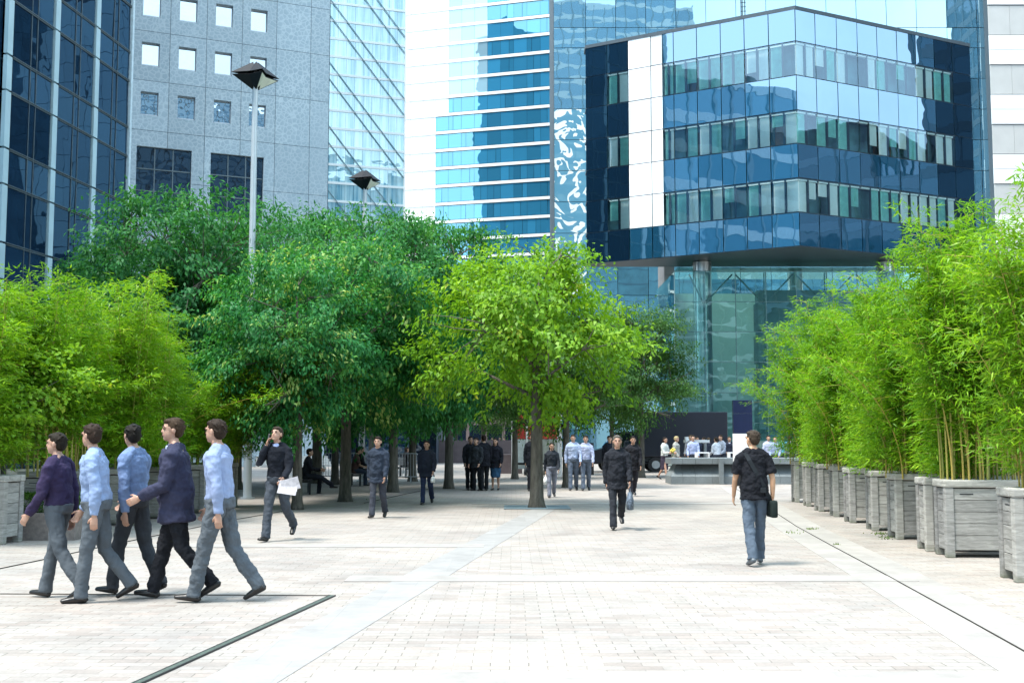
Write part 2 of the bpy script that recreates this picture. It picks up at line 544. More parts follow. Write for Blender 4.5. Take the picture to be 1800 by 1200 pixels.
M_SLOT = plain('slot_grime', (0.035, 0.032, 0.028), 0.9, spec=0.1)
M_MOSS = plain('moss', (0.10, 0.15, 0.035), 0.95, var=0.4, scale=30)
def rails(name, pts, w, label, mats=(M_SLOT, M_GREYMETAL), lip=0.012):
    b, e = MB(), MB()
    P = [Vector(p) for p in pts]
    for k in range(len(P) - 1):
        d = (P[k + 1] - P[k]).normalized()
        s = Vector((-d.y, d.x, 0))
        def seg(m, o0, o1, z0, z1):
            q = [P[k] + s * o0, P[k + 1] + s * o0, P[k + 1] + s * o1, P[k] + s * o1]
            m.hexa([(p.x, p.y, z0) for p in q] + [(p.x, p.y, z1) for p in q])
        seg(b, -w / 2, w / 2, -0.03, 0.0115)
        if lip:
            seg(e, -w / 2 - lip, -w / 2 - 0.001, -0.03, 0.014)
            seg(e, w / 2 + 0.001, w / 2 + lip, -0.03, 0.014)
    o = b.build(name, mats[0])
    tag(o, label, 'drain')
    if lip: e.build('edge_trim', mats[1], o)
    return o
rails('slot_drain', rp, 0.013, 'long thin slot drain curving along the right hand planters', lip=0)
rails('slot_drain', [G(-60, 1012), G(60, 987), G(170, 963), G(310, 934), G(420, 912), G(500, 898)], 0.014, 'thin dark slot drain crossing the paving behind the walking group', lip=0)
M_DRAIN = plain('drain_green_grey', (0.055, 0.075, 0.06), 0.8, var=0.35, scale=25)
rails('drain_channel', [G(230, 1207), G(585, 1047)], 0.05, 'wide mossy drain channel running diagonally in the left foreground', (M_DRAIN, M_DARKMETAL), 0.008)
rails('slot_drain', [G(0, 1044), G(582, 1047)], 0.008, 'thin straight slot meeting the mossy drain channel under the walking group', (plain('slot_dust', (0.13, 0.12, 0.105), 0.9), M_GREYMETAL), 0)
rails('slot_drain', [G(640, 884), G(760, 858)], 0.02, 'short dark slot drain in the shade between the tree trunks', lip=0)

# moss and weeds in the joints
rng = np.random.default_rng(5)
mb = MB()
for (px, py, sx, sy, n) in ((1425, 930, 5, 0.6, 40), (1393, 936, 7, 1.5, 30), (1472, 957, 5, 0.8, 14), (1560, 945, 10, 1.5, 40), (1545, 938, 10, 1, 50), (640, 875, 30, 3, 20)):
    for k in range(n):
        g = G(px + rng.normal() * sx, py + rng.normal() * sy)
        h = rng.uniform(0.012, 0.045); a = rng.uniform(0, 6.28); w = 0.012
        dx, dy = math.cos(a) * w, math.sin(a) * w
        mb.face([(g.x - dx, g.y - dy, 0.0), (g.x + dx, g.y + dy, 0.0), (g.x + dy * 2, g.y - dx * 2, h)], t=rng.random())
tag(mb.build('weeds', leaf_mat('weed_leaf', [(0, (0.06, 0.12, 0.02)), (1, (0.16, 0.24, 0.04))])), 'small green weeds growing in the paving joints', 'weeds', kind='stuff')

# ------------------------------------------------------------------ facade tools
class Face:
    """a wall plane: P base point, U along, Z up, N outward"""
    def __init__(s, P, U, N=None):
        s.P = Vector(P); s.U = Vector(U).normalized()
        s.N = Vector(N).normalized() if N else Vector((s.U.y, -s.U.x, 0))
    def __call__(s, u, v, w=0.0):
        return s.P + s.U * u + Vector((0, 0, v)) + s.N * w
    def quad(s, mb, u0, u1, v0, v1, w=0.0, m=0, t=0.5, tilt=0.0, rng=None):
        if tilt and rng is not None:
            a, b = rng.normal() * tilt, rng.normal() * tilt
            du, dv = (u1 - u0) / 2, (v1 - v0) / 2
            ws = (w - a * du - b * dv, w + a * du - b * dv, w + a * du + b * dv, w - a * du + b * dv)
        else:
            ws = (w,) * 4
        q = [s(u0, v0, ws[0]), s(u1, v0, ws[1]), s(u1, v1, ws[2]), s(u0, v1, ws[3])]
        if (q[1] - q[0]).cross(q[3] - q[0]).dot(s.N) < 0: q.reverse()
        mb.face(q, m, t)
    def bar(s, mb, u0, u1, v0, v1, w0, w1, m=0, t=0.5):
        mb.hexa([s(u0, v0, w1), s(u1, v0, w1), s(u1, v0, w0), s(u0, v0, w0), s(u0, v1, w1), s(u1, v1, w1), s(u1, v1, w0), s(u0, v1, w0)], m, t)
frng = np.random.default_rng(11)

# ------------------------------------------------------------------ left dark glass tower
M_NAVY = coated_glass('navy_glass', (0.006, 0.016, 0.032), (0.30, 0.46, 0.64), 0.03, 0.012, 0.35)
M_NAVY2 = coated_glass('navy_spandrel', (0.008, 0.022, 0.045), (0.34, 0.52, 0.70), 0.04, 0.012, 0.35)
M_PALEPANEL = plain('pale_panel', (0.42, 0.56, 0.60), 0.3, var=0.08, scale=0.8)
M_MULL = plain('bronze_mullion', (0.13, 0.16, 0.17), 0.45, 0.5)
wd = Vector((0.115, 1, 0)).normalized()
tw = empty('glass_tower', (-23.9 + 0.115 * 52.2, 52.2, 0), label='dark navy glass tower with pale vertical strips at the left edge', cat='building')
fT = Face((-23.9 + 0.115 * 52.2, 52.2, 0), -wd, Vector((wd.y, -wd.x, 0)))
def loc(o, p): return Vector(p) - o.location
class LFace(Face):
    pass
fT.P = Vector((0, 0, 0))
bay, fl, z0 = 3.43, 3.58, 0.4
mb = MB()
mb.hexa([fT(-0.0, 0, -0.25), fT(10.6, 0, -0.25), fT(10.6, 0, -15), fT(-0.0, 0, -15), fT(-0.0, 47, -0.25), fT(10.6, 47, -0.25), fT(10.6, 47, -15), fT(-0.0, 47, -15)])
mb.build('wall', M_NAVY, tw)
for b in range(3):
    u0 = 0.25 + b * bay
    lp = MB()
    for k in range(13):
        v = z0 + k * fl
        m = MB()
        for (f0, f1) in ((0.0, 0.345), (0.345, 0.475), (0.475, 0.84)):
            fT.quad(m, u0 + f0 * bay, u0 + f1 * bay - 0.02, v + 0.05, v + 1.32, 0, 1, frng.random(), 0.006, frng)
            fT.quad(m, u0 + f0 * bay, u0 + f1 * bay - 0.02, v + 1.40, v + fl - 0.03, 0, 0, frng.random(), 0.006, frng)
        w = m.build('window', [M_NAVY, M_NAVY2], tw)
        m = MB()
        for f in (0.345, 0.475):
            fT.bar(m, u0 + f * bay - 0.03, u0 + f * bay, v + 0.03, v + fl, -0.05, 0.03)
        for vv in (v - 0.05, v + 0.02, v + 1.33, v + 1.40):
            fT.bar(m, u0 - 0.05, u0 + 0.84 * bay, vv - 0.014, vv + 0.014, -0.05, 0.045)
        m.build('frame', M_MULL, w)
        fT.bar(lp, u0 + 0.865 * bay, u0 + 0.97 * bay, v + 0.03, v + 1.33, -0.1, 0.06, t=frng.random())
        fT.bar(lp, u0 + 0.865 * bay, u0 + 0.97 * bay, v + 1.41, v + fl - 0.04, -0.1, 0.06, t=frng.random())
    lp.build('pale_strip', M_PALEPANEL, tw)
mb = MB()
fT.bar(mb, 0.0, 0.18, 0, 47.0, -0.3, 0.1)
mb.build('corner_trim', plain('pale_trim', (0.55, 0.66, 0.70), 0.4), tw)

# ------------------------------------------------------------------ grey pebbled concrete building
gU = Vector((2.275, 1, 0)).normalized()
gp0 = at(196, 600, 63.6)
gB = empty('concrete_building', (gp0.x, gp0.y, 0), label='grey pebble faced concrete building with small square windows', cat='building')
fG = Face((0, 0, 0), gU)
def g_u(px):          # facade u where the photo column px meets the wall
    a = (px - 900) / F
    return (a * gp0.y - gp0.x) / (gU.x - a * gU.y)
def g_v(px, py):
    u = g_u(px); Y = gp0.y + gU.y * u
    return at(px, py, Y).z
cols = [g_u(p) for p in (196, 216, 283, 349, 413, 475, 537, 571)]
vb = [g_v(283, y) for y in (-25, 61, 147, 233, 326)]
rowh = (vb[0] - vb[3]) / 3
rows = [vb[3] + rowh * k for k in range(-8, 7)]
rows = [r for r in rows if r > 1] + []
rows = [0.0] + rows
mb = MB()
M_GLASSW = coated_glass('window_glass', (0.02, 0.045, 0.07), (0.92, 0.97, 1.0), 0.5, 0.008, 0.9)
M_DARKW = coated_glass('dark_window_glass', (0.006, 0.011, 0.02), (0.6, 0.75, 0.9), 0.07, 0.01, 0.6)
win_cols = {1: 0.30, 2: 0.30, 3: 0.30, 4: 0.30}
holes = []
big = [(g_u(228), g_u(327), g_v(228, 338) - rowh * 0.4, g_v(228, 255.5)), (g_u(361), g_u(456), g_v(361, 350) - rowh * 0.4, g_v(361, 268))]
rv = [k for k in range(len(rows)) if abs(rows[k] - vb[3]) < 0.01][0]
for r in range(len(rows) - 1):
    for c in range(len(cols) - 1):
        u0, u1, v0, v1 = cols[c] + 0.012, cols[c + 1] - 0.012, rows[r] + 0.012, rows[r + 1] - 0.012
        hole = None
        if r >= rv and c in win_cols:
            uw = cols[c + 1] - cols[c]
            hh = rowh * 0.475
            hole = (cols[c] + uw * 0.24, cols[c] + uw * 0.24 + uw * 0.485, rows[r] + rowh * 0.30, rows[r] + rowh * 0.30 + hh)
            holes.append(hole)
        for bg in big:
            bu0, bu1, bv0, bv1 = bg
            if u1 > bu0 and u0 < bu1 and v1 > bv0 and v0 < bv1:
                hole = (max(bu0, u0), min(bu1, u1), max(bv0, v0), min(bv1, v1))
        t = frng.random()
        if hole is None:
            fG.quad(mb, u0, u1, v0, v1, 0, 0, t)
        else:
            h0, h1, k0, k1 = hole
            for q in ((u0, h0, v0, v1), (h1, u1, v0, v1), (h0, h1, v0, k0), (h0, h1, k1, v1)):
                if q[1] - q[0] > 0.005 and q[3] - q[2] > 0.005: fG.quad(mb, *q, 0, 0, t)
def reveal(m, h, d=-0.32, mi=0):
    u0, u1, v0, v1 = h
    for a, b in (((u0, v0), (u0, v1)), ((u0, v1), (u1, v1)), ((u1, v1), (u1, v0)), ((u1, v0), (u0, v0))):
        m.face([fG(a[0], a[1], 0), fG(b[0], b[1], 0), fG(b[0], b[1], d), fG(a[0], a[1], d)], mi)
for h in holes: reveal(mb, h)
for h in big: reveal(mb, h, -0.25)
wallG = mb.build('wall', M_PEB, gB)
mb = MB()
uE = cols[-1]
mb.hexa([fG(cols[0], 0, -0.4), fG(uE, 0, -0.4), fG(uE, 0, -16), fG(cols[0], 0, -16), fG(cols[0], 44, -0.4), fG(uE, 44, -0.4), fG(uE, 44, -16), fG(cols[0], 44, -16)])
mb.build('core', M_JOINT, gB)
mb = MB()   # joints backing
for c in range(1, len(cols)):
    fG.bar(mb, cols[c] - 0.03, cols[c] + 0.03, 0, rows[-1], -0.1, -0.02)
for r in rows[1:]:
    for (a, b) in zip(cols[:-1], cols[1:]): fG.bar(mb, a + 0.031, b - 0.031, r - 0.03, r + 0.03, -0.1, -0.02)
wh = mb
# joints only where no window hole sits: rows/cols never cross the small holes
mb.v, mb.f, mb.m, mb.t = [], [], [], []
for c in range(1, len(cols)):
    for r in range(len(rows) - 1):
        uu, vv0, vv1 = cols[c], rows[r], rows[r + 1]
        if any(bu0 - 0.05 < uu < bu1 + 0.05 and vv1 > bv0 and vv0 < bv1 for bu0, bu1, bv0, bv1 in big):
            continue
        fG.bar(mb, uu - 0.03, uu + 0.03, vv0, vv1, -0.1, -0.02)
for r in rows[1:]:
    for (a, b) in zip(cols[:-1], cols[1:]):
        if any(b > bu0 and a < bu1 and bv0 < r < bv1 for bu0, bu1, bv0, bv1 in big): continue
        fG.bar(mb, a + 0.031, b - 0.031, r - 0.03, r + 0.03, -0.1, -0.02)
mb.build('panel_joint', M_JOINT, gB)
for h in holes:
    u0, u1, v0, v1 = h
    m = MB(); fG.quad(m, u0 + 0.04, u1 - 0.04, v0 + 0.06, v1 - 0.04, -0.27, tilt=0.004, rng=frng)
    w = m.build('window', M_GLASSW, gB)
    m = MB()
    fG.bar(m, u0, u0 + 0.045, v0, v1, -0.3, -0.24); fG.bar(m, u1 - 0.045, u1, v0, v1, -0.3, -0.24)
    fG.bar(m, u0 + 0.046, u1 - 0.046, v1 - 0.045, v1, -0.3, -0.24); fG.bar(m, u0 + 0.046, u1 - 0.046, v0, v0 + 0.065, -0.3, -0.02)
    m.build('frame', M_GREYMETAL, w)
for bg in big:
    u0, u1, v0, v1 = bg
    m = MB()
    n3 = 3
    du = (u1 - u0) / n3; dv = (g_v(228, 255.5) - g_v(228, 294))
    vs = [v1]
    while vs[-1] - dv > v0: vs.append(vs[-1] - dv)
    vs.append(v0)
    fr = MB()
    for k in range(n3):
        for j in range(len(vs) - 1):
            fG.quad(m, u0 + k * du + 0.02, u0 + (k + 1) * du - 0.02, vs[j + 1] + 0.02, vs[j] - 0.02, -0.22, tilt=0.004, rng=frng, t=frng.random())
        if k: fG.bar(fr, u0 + k * du - 0.03, u0 + k * du + 0.03, v0, v1, -0.26, -0.18)
    for vv in vs[1:-1]: fG.bar(fr, u0, u1, vv - 0.03, vv + 0.03, -0.26, -0.17)
    w = m.build('window', M_DARKW, gB)
    fr.build('frame', M_MULL, w)
mb = MB()
for k in range(4):
    fG.bar(mb, g_u(452), g_u(575), 0, 0.62 - 0.155 * k, 0.35 * k + 0.01, 0.35 * (k + 1))
mb.build('step', plain('pale_stone', (0.42, 0.43, 0.42), 0.8), gB)

# ------------------------------------------------------------------ teal glass building with reflected diagonal lines built as bars
cU = Vector((3.0, 1, 0)).normalized()
cp = at(556, 600, 95)
cB = empty('teal_building', (cp.x, cp.y, 0), label='pale teal glass tower with white floor lines and reflected diagonal lines', cat='building')
fC = Face((0, 0, 0), cU)
LC = 7.45
M_CURT = coated_glass('curtained_glass', (0.3, 0.5, 0.55), (0.8, 0.95, 1.0), 0.22, 0.02, 0.5, extra=stripe_mat('c', (0.07, 0.23, 0.30), (0.42, 0.60, 0.62), 2.6))
mb = MB(); fC.bar(mb, 0, LC, 0, 60, -14, -0.3); mb.build('wall', M_VOID, cB)
per = 1.575
for k in range(35):
    v = 1.2 + k * per
    m = MB()
    nb = 10
    for j in range(nb):
        fC.quad(m, j * LC / nb + 0.01, (j + 1) * LC / nb - 0.01, v + 0.17, v + per, 0, 0, frng.random(), 0.004, frng)
    m.build('glazing_band', M_CURT, cB)
m = MB()
for k in range(36):
    v = 1.2 + k * per
    fC.bar(m, 0, LC, v, v + 0.2, -0.1, 0.06)
m.build('floor_band', plain('white_band', (0.62, 0.70, 0.72), 0.5, var=0.03), cB)
m = MB()
fC.bar(m, LC - 0.09, LC + 0.04, 0, 60, -0.2, 0.1)
m.build('corner_trim', M_WHITE, cB)
for v in np.arange(2.0, 66.0, 5.55):  # diagonal lines reflected from a neighbouring building, built as thin bars
    for off in (0.0, 1.45):
        m = MB()
        vt = v + off
        h = LC * 1.22
        q = [fC(0.0, vt + h, 0.10), fC(LC - 0.1, vt, 0.10)]
        d = Vector((0, 0, 0.05))
        n_ = fC.N * 0.05
        m.hexa([q[0] - d + n_, q[1] - d + n_, q[1] - d, q[0] - d, q[0] + d + n_, q[1] + d + n_, q[1] + d, q[0] + d])
        if vt + h < 62: m.build('reflected_line', plain('reflected_line_paint', (0.10, 0.18, 0.22), 0.5), cB)

# ------------------------------------------------------------------ white and blue office tower
tU = Vector((-3.4, 1, 0)).normalized()
tp = at(975, 600, 130)
tB = empty('office_tower', (tp.x, tp.y, 0), label='tall white and blue office tower with white floor bands', cat='building')
fW = Face((0, 0, 0), tU, Vector((-tU.y, tU.x, 0)) if Vector((-tU.y, tU.x, 0)).y < 0 else Vector((tU.y, -tU.x, 0)))
LW = 19.55
nb = 12
bw = LW / nb
M_BLUEG = coated_glass('blue_glass', (0.03, 0.19, 0.33), (0.5, 0.88, 1.0), 0.24, 0.02, 0.3)
M_PALEG = coated_glass('pale_glare_glazing', (0.26, 0.42, 0.50), (0.8, 0.93, 1.0), 0.2, 0.02, 0.4)  # paler part of the reflected glare, put into the glazing colour
M_WHITEG = plain('white_glare_panel', (0.86, 0.88, 0.88), 0.2, var=0.02, scale=0.5)  # bright reflected glare put into the panel colour
mb = MB(); fW.bar(mb, 0, LW, 0, 64, -14, -0.3); mb.build('wall', M_VOID, tB)
per = 2.17
for k in range(29):
    v = 1.1 + k * per
    m, mw, mp = MB(), MB(), MB()
    for j in range(nb):
        u0, u1 = j * bw + 0.012, (j + 1) * bw - 0.012
        pale = j in (5, 6, 7) and v > 40.2
        white = j >= 9 or (j >= 5.0 and v > 40.2) or (j == 8 and v > 38)
        if white:
            fW.bar(mp if pale else mw, u0, u1, v + 0.403, v + per + 0.055, -0.1, 0.0, t=frng.random())
        else:
            if frng.random() < 0.5:
                fW.quad(m, u0, u1, v + 0.47, v + per - 0.02, 0, 0, frng.random(), 0.012, frng)
            else:
                s = u0 + (u1 - u0) * frng.choice([0.35, 0.5, 0.65])
                fW.quad(m, u0, s - 0.02, v + 0.47, v + per - 0.02, 0, 0, frng.random(), 0.012, frng)
                fW.quad(m, s + 0.02, u1, v + 0.47, v + per - 0.02, 0, 0, frng.random(), 0.012, frng)
    if m.f: m.build('glazing_band', M_BLUEG, tB)
    if mw.f: mw.build('white_panel', M_WHITEG, tB)  # reflected glare painted as white panels
    if mp.f: mp.build('pale_panel', M_PALEG, tB)
m = MB()
for k in range(30):
    v = 1.1 + k * per
    fW.bar(m, 0, LW, v + 0.06, v + 0.40, -0.15, 0.08)
m.build('floor_band', plain('white_metal', (0.75, 0.79, 0.80), 0.4, var=0.03), tB)
m = MB(); fW.bar(m, -0.25, -0.01, 0, 64, -1, 0.2); m.build('corner_trim', M_WHITE, tB)
m = MB(); fW.bar(m, -0.2, LW, 0, 4.6, 0.2, 5.0); m.build('podium', plain('brown_stone', (0.10, 0.075, 0.075), 0.6), tB)
m = MB()
for k in range(9): fW.bar(m, 0.6 + k * 2.1, 2.3 + k * 2.1, 0.5, 3.2, 5.005, 5.02)
m.build('shop_window', M_DARKW, tB)

# ------------------------------------------------------------------ frontal mirror glass building
M_MIRR = coated_glass('grey_blue_glass', (0.06, 0.17, 0.25), (0.74, 0.95, 1.0), 0.42, 0.007, 0.3)
ep = at(975, 600, 104)
eB = empty('mirror_building', (ep.x, ep.y, 0), label='tall flat mirror glass building standing behind the cantilevered cube', cat='building')
fE = Face((0, 0, 0), (1, 0, 0))
pw = 54.4 / F * 104 * 1.0
ex0 = 0.12
ph = pw * 1.0
EX = at(1752, 600, 104).x - ep.x
mb = MB(); fE.bar(mb, 0, EX, 0, 52, -12, -0.25); mb.build('wall', M_JOINT, eB)
vtop = [at(1000, y, 104).z for y in (0, 49, 84.5, 138, 192, 246, 300, 355, 410, 464, 519, 573)]
ves = [vtop[0] + 2.9, ] + vtop
z = vtop[-1]
while z > 3.0:
    z -= ph; ves.append(max(z, 0.2))
us = [0.0]
u = at(1032.5, 600, 104).x - ep.x
while u < EX:
    us.append(u); u += pw
us.append(EX)
def ripple_reflection(n, l, tc, base):  # rippled reflection of a sunlit facade, painted as white blobs
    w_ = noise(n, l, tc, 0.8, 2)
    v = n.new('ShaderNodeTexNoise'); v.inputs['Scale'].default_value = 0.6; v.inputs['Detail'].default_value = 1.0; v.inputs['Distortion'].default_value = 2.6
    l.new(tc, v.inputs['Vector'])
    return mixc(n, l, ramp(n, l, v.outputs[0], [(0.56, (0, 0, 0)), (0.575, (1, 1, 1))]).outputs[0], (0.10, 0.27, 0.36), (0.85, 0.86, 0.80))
M_REFLECT = coated_glass('painted_reflection_glass', (0.2, 0.3, 0.35), (0.72, 0.92, 1.0), 0.12, 0.007, 0.3, extra=ripple_reflection)
for r in range(len(ves) - 1):
    m = MB()
    for c in range(len(us) - 1):
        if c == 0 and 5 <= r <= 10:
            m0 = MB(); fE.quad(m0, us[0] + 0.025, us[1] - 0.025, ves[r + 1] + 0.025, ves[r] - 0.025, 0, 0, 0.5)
            m0.build('painted_reflection_panel', M_REFLECT, eB); continue
        if us[c + 1] - us[c] > 0.1 and ves[r] - ves[r + 1] > 0.1:
            fE.quad(m, us[c] + 0.025, us[c + 1] - 0.025, ves[r + 1] + 0.025, ves[r] - 0.025, 0, 0, frng.random(), 0.006, frng)
    if m.f: m.build('glazing_band', M_MIRR, eB)
m = MB(); fE.bar(m, EX, EX + 0.45, 0, 52, -1, 0.3); m.build('corner_trim', plain('blue_grey_trim', (0.36, 0.45, 0.52), 0.4), eB)

# ------------------------------------------------------------------ pale panel building, right edge
fpP = at(1758, 600, 103)
fB = empty('panel_building', (fpP.x, fpP.y, 0), label='pale stone building with alternating white and grey bands at the right edge', cat='building')
fF = Face((0, 0, 0), (1, 0, 0))
mb = MB(); fF.bar(mb, 0, 16, 0, 46, -10, -0.1); mb.build('wall', M_JOINT, fB)
M_BEIGE = plain('grey_beige_panel', (0.52, 0.52, 0.50), 0.7, var=0.06, scale=0.6)
M_OFFW = plain('off_white_panel', (0.78, 0.79, 0.79), 0.6, var=0.04, scale=0.4)
yp = 9.5; k = 0
while yp < 780:
    v1, v0 = at(1780, yp, 103).z, at(1780, yp + 52.3, 103).z
    m = MB()
    if k % 2 == 0:
        for j in range(8): fF.bar(m, j * 2 + 0.01, j * 2 + 1.99, v0 + 0.05, v1 - 0.05, -0.09, 0.0, t=frng.random())
        m.build('grey_panel', M_BEIGE, fB)
    else:
        vm = (v0 + v1) / 2
        fF.bar(m, 0, 16, v0 + 0.03, vm - 0.015, -0.09, 0.06); fF.bar(m, 0, 16, vm + 0.015, v1 - 0.03, -0.09, 0.06)
        m.build('white_panel', M_OFFW, fB)
    yp += 52.3; k += 1
m = MB(); v0 = at(1780, 9.5, 103).z; fF.bar(m, 0, 16, v0 + 0.05, v0 + 3, -0.09, 0.06); m.build('white_panel', M_OFFW, fB)

# ------------------------------------------------------------------ cantilevered glass cube with glazed pavilion below
CO = at(1410, 600, 60); CO.z = 0
lU = Vector((-1.75, 1, 0)).normalized(); rU = Vector((2.0, 1, 0)).normalized()
kB = empty('cube_building', CO, label='blue glass office cube cantilevered on round columns over a glazed pavilion', cat='building')
fL = Face((0, 0, 0), lU, Vector((-lU.y, lU.x, 0)))
fR = Face((0, 0, 0), rU, Vector((rU.y, -rU.x, 0)))
def face_u(f, px):
    a = (px - 900) / F
    P = CO
    return (a * P.y - P.x) / (f.U.x - a * f.U.y)
vC = [at(1410, y, 60).z for y in (12, 72, 132, 193, 252, 312, 373, 432)]
uL = [face_u(fL, p) for p in (1409, 1363, 1319, 1276, 1233, 1191, 1171, 1150, 1109, 1071, 1032)]
uL[0] = 0
uR = [face_u(fR, p) for p in (1409, 1447.5, 1486, 1523, 1558.5, 1594, 1628, 1661, 1693, 1726)]
uR[0] = 0
M_CUBE = coated_glass('cube_glass', (0.010, 0.065, 0.115), (0.58, 0.76, 0.96), 0.33, 0.009, 0.4)
M_CUBED = coated_glass('dark_reflection_glass', (0.004, 0.016, 0.032), (0.35, 0.62, 0.85), 0.10, 0.009, 0.4)  # dark reflections of the end bays, put into a darker glass colour
M_CUBEW = coated_glass('white_reflection_panel', (0.85, 0.87, 0.88), (1, 1, 1), 0.08, 0.01, 0.5)  # bright reflected strip, painted as white panels
M_PANE = clear_glass('window_pane', (0.82, 0.98, 0.97), (0.58, 0.76, 0.96), 0.12, 0.008, 0.4)
M_BLT = plain('teal_blind', (0.32, 0.72, 0.64), 0.8, var=0.12, scale=3)
M_BLW = plain('white_blind', (0.82, 0.84, 0.80), 0.8, var=0.04)
M_BRN = plain('room_brown', (0.14, 0.08, 0.04), 0.8, var=0.3)
eL, eR = uL[-1], uR[-1]
top, bot = vC[0], vC[-1]
back = Vector((0.1, 17, 0))
mb = MB()
ins = -0.75
BK = Vector((0, 67.3 - CO.y, 0))
def backp(p, dx=0): return Vector((p.x + dx, BK.y, 0))
pl = [fL(0, 0, 0) + Vector((0, 0.95, 0)), fR(eR - 0.8, 0, -0.6), backp(fR(eR - 0.8, 0, -0.6), 0.1) - Vector((0, 0.1, 0)), backp(fL(eL - 0.8, 0, -0.6), -0.1) - Vector((0, 0.1, 0)), fL(eL - 0.8, 0, -0.6)]
pz = lambda z: [Vector((p.x, p.y, z)) for p in pl]
mb.face(list(reversed(pz(bot + 0.2)))); mb.face(pz(top - 0.2))
for k in range(5):
    a, b = pl[k], pl[(k + 1) % 5]
    mb.face([(a.x, a.y, bot + 0.2), (b.x, b.y, bot + 0.2), (b.x, b.y, top - 0.2), (a.x, a.y, top - 0.2)])
mb.build('core', plain('room_teal', (0.10, 0.22, 0.24), 0.9, var=0.5, scale=0.7), kB)
def slab(z0, z1, name, mat, w=-0.01, grow=0.0):
    m = MB()
    q = [fL(0, 0, 0) + Vector((0, -w * 1.15, 0)), fR(eR + grow, 0, w), backp(fR(eR + grow, 0, w)), backp(fL(eL + grow, 0, w)), fL(eL + grow, 0, w)]
    m.face([(p.x, p.y, z0) for p in reversed(q)]); m.face([(p.x, p.y, z1) for p in q])
    for k in range(5):
        a, b = q[k], q[(k + 1) % 5]
        m.face([(a.x, a.y, z0), (b.x, b.y, z0), (b.x, b.y, z1), (a.x, a.y, z1)])
    return m.build(name, mat, kB)
slab(top - 0.15, top + 0.05, 'roof', M_JOINT, 0.03)
sof = slab(bot - 0.02, bot + 0.12, 'soffit', plain('soffit_panel', (0.02, 0.035, 0.05), 0.5), -0.02)
for k in range(1, 7): slab(vC[k] - 0.06, vC[k] + 0.06, 'floor_slab', M_JOINT, -0.06)
for f, ul, nm in ((fL, uL, 'left'), (fR, uR, 'right')):
    for r in (0, 2, 4, 6):
        m = MB(); mw = MB(); gm_ = M_CUBE
        for c in range(len(ul) - 1):
            if (nm == 'left' and c == 8) or (nm == 'right' and c == 7):
                m.build('spandrel', M_CUBE, kB); m = MB(); gm_ = M_CUBED
            g = 0.022
            wht = nm == 'left' and c in (6, 7) and r < 6
            q = (ul[c] + g, ul[c + 1] - g, vC[r + 1] + g, vC[r] - g)
            if wht: f.quad(mw, *q, 0, 0, frng.random())
            else: f.quad(m, *q, 0, 0, frng.random(), 0.004, frng)
        m.build('spandrel', gm_, kB)
        if mw.f: mw.build('white_panel', M_CUBEW, kB)  # bright reflected strip painted as white panels
    for r in (1, 3, 5):
        for c in range(len(ul) - 1):
            g = 0.022
            u0, u1, v0, v1 = ul[c] + g, ul[c + 1] - g, vC[r + 1] + g, vC[r] - g
            m = MB()
            if nm == 'left' and c in (6, 7):
                f.quad(m, u0, u1, v0, v1, 0); m.build('white_panel', M_CUBEW, kB); continue  # bright reflected strip painted as a white panel
            if (nm == 'left' and c == 9) or (nm == 'right' and c == 8):
                f.quad(m, u0, u1, v0, v1, 0, 0, frng.random(), 0.004, frng); m.build('spandrel', M_CUBED, kB); continue
            f.quad(m, u0, u1, v0, v1, 0, tilt=0.004, rng=frng)
            w = m.build('window', M_PANE, kB)
            bl = MB()
            mid = u0 + (u1 - u0) * 0.5
            f.bar(bl, u0 + 0.05, u1 - 0.05, v1 - 0.12, v1 - 0.04, -0.2, -0.06, 1)      # blind box
            for (s0, s1) in ((u0 + 0.06, mid - 0.07), (mid + 0.07, u1 - 0.06)):
                x = frng.random()
                if x < 0.14: continue
                mi = 1 if x > 0.56 else 0
                vb_ = v0 + 0.06 if frng.random() < 0.75 else v0 + (v1 - v0) * frng.uniform(0.25, 0.6)
                if mi == 0:
                    zz = vb_
                    while zz < v1 - 0.14:
                        f.bar(bl, s0, s1, zz, zz + 0.045, -0.17, -0.15, 0, frng.random()); zz += 0.06
                else: f.bar(bl, s0, s1, vb_, v1 - 0.13, -0.17, -0.15, 1)
                if frng.random() < 0.3: f.bar(bl, s0, s1, v0 + 0.1, v1 - 0.3, -0.62, -0.6, 2)
            f.bar(bl, mid - 0.05, mid + 0.05, v0, v1, -0.13, -0.05, 3)
            bl.build('blind', [M_BLT, M_BLW, M_BRN, M_DARKMETAL], w)
# mast on the roof
m = MB()
mp = at(1306, 20, 69) - CO
for (dx, dy) in ((-0.12, 0), (0.12, 0), (0, 0.2)):
    m.tube([(mp.x + dx, mp.y + dy, top), (mp.x + dx, mp.y + dy, top + 4)], 0.03, 6)
for k in range(14):
    zz = top + 0.1 + k * 0.28
    m.tube([(mp.x - 0.17, mp.y - 0.05, zz), (mp.x + 0.17, mp.y - 0.05, zz + 0.02)], 0.022, 5)
m.build('roof_mast', M_DARKMETAL, kB)
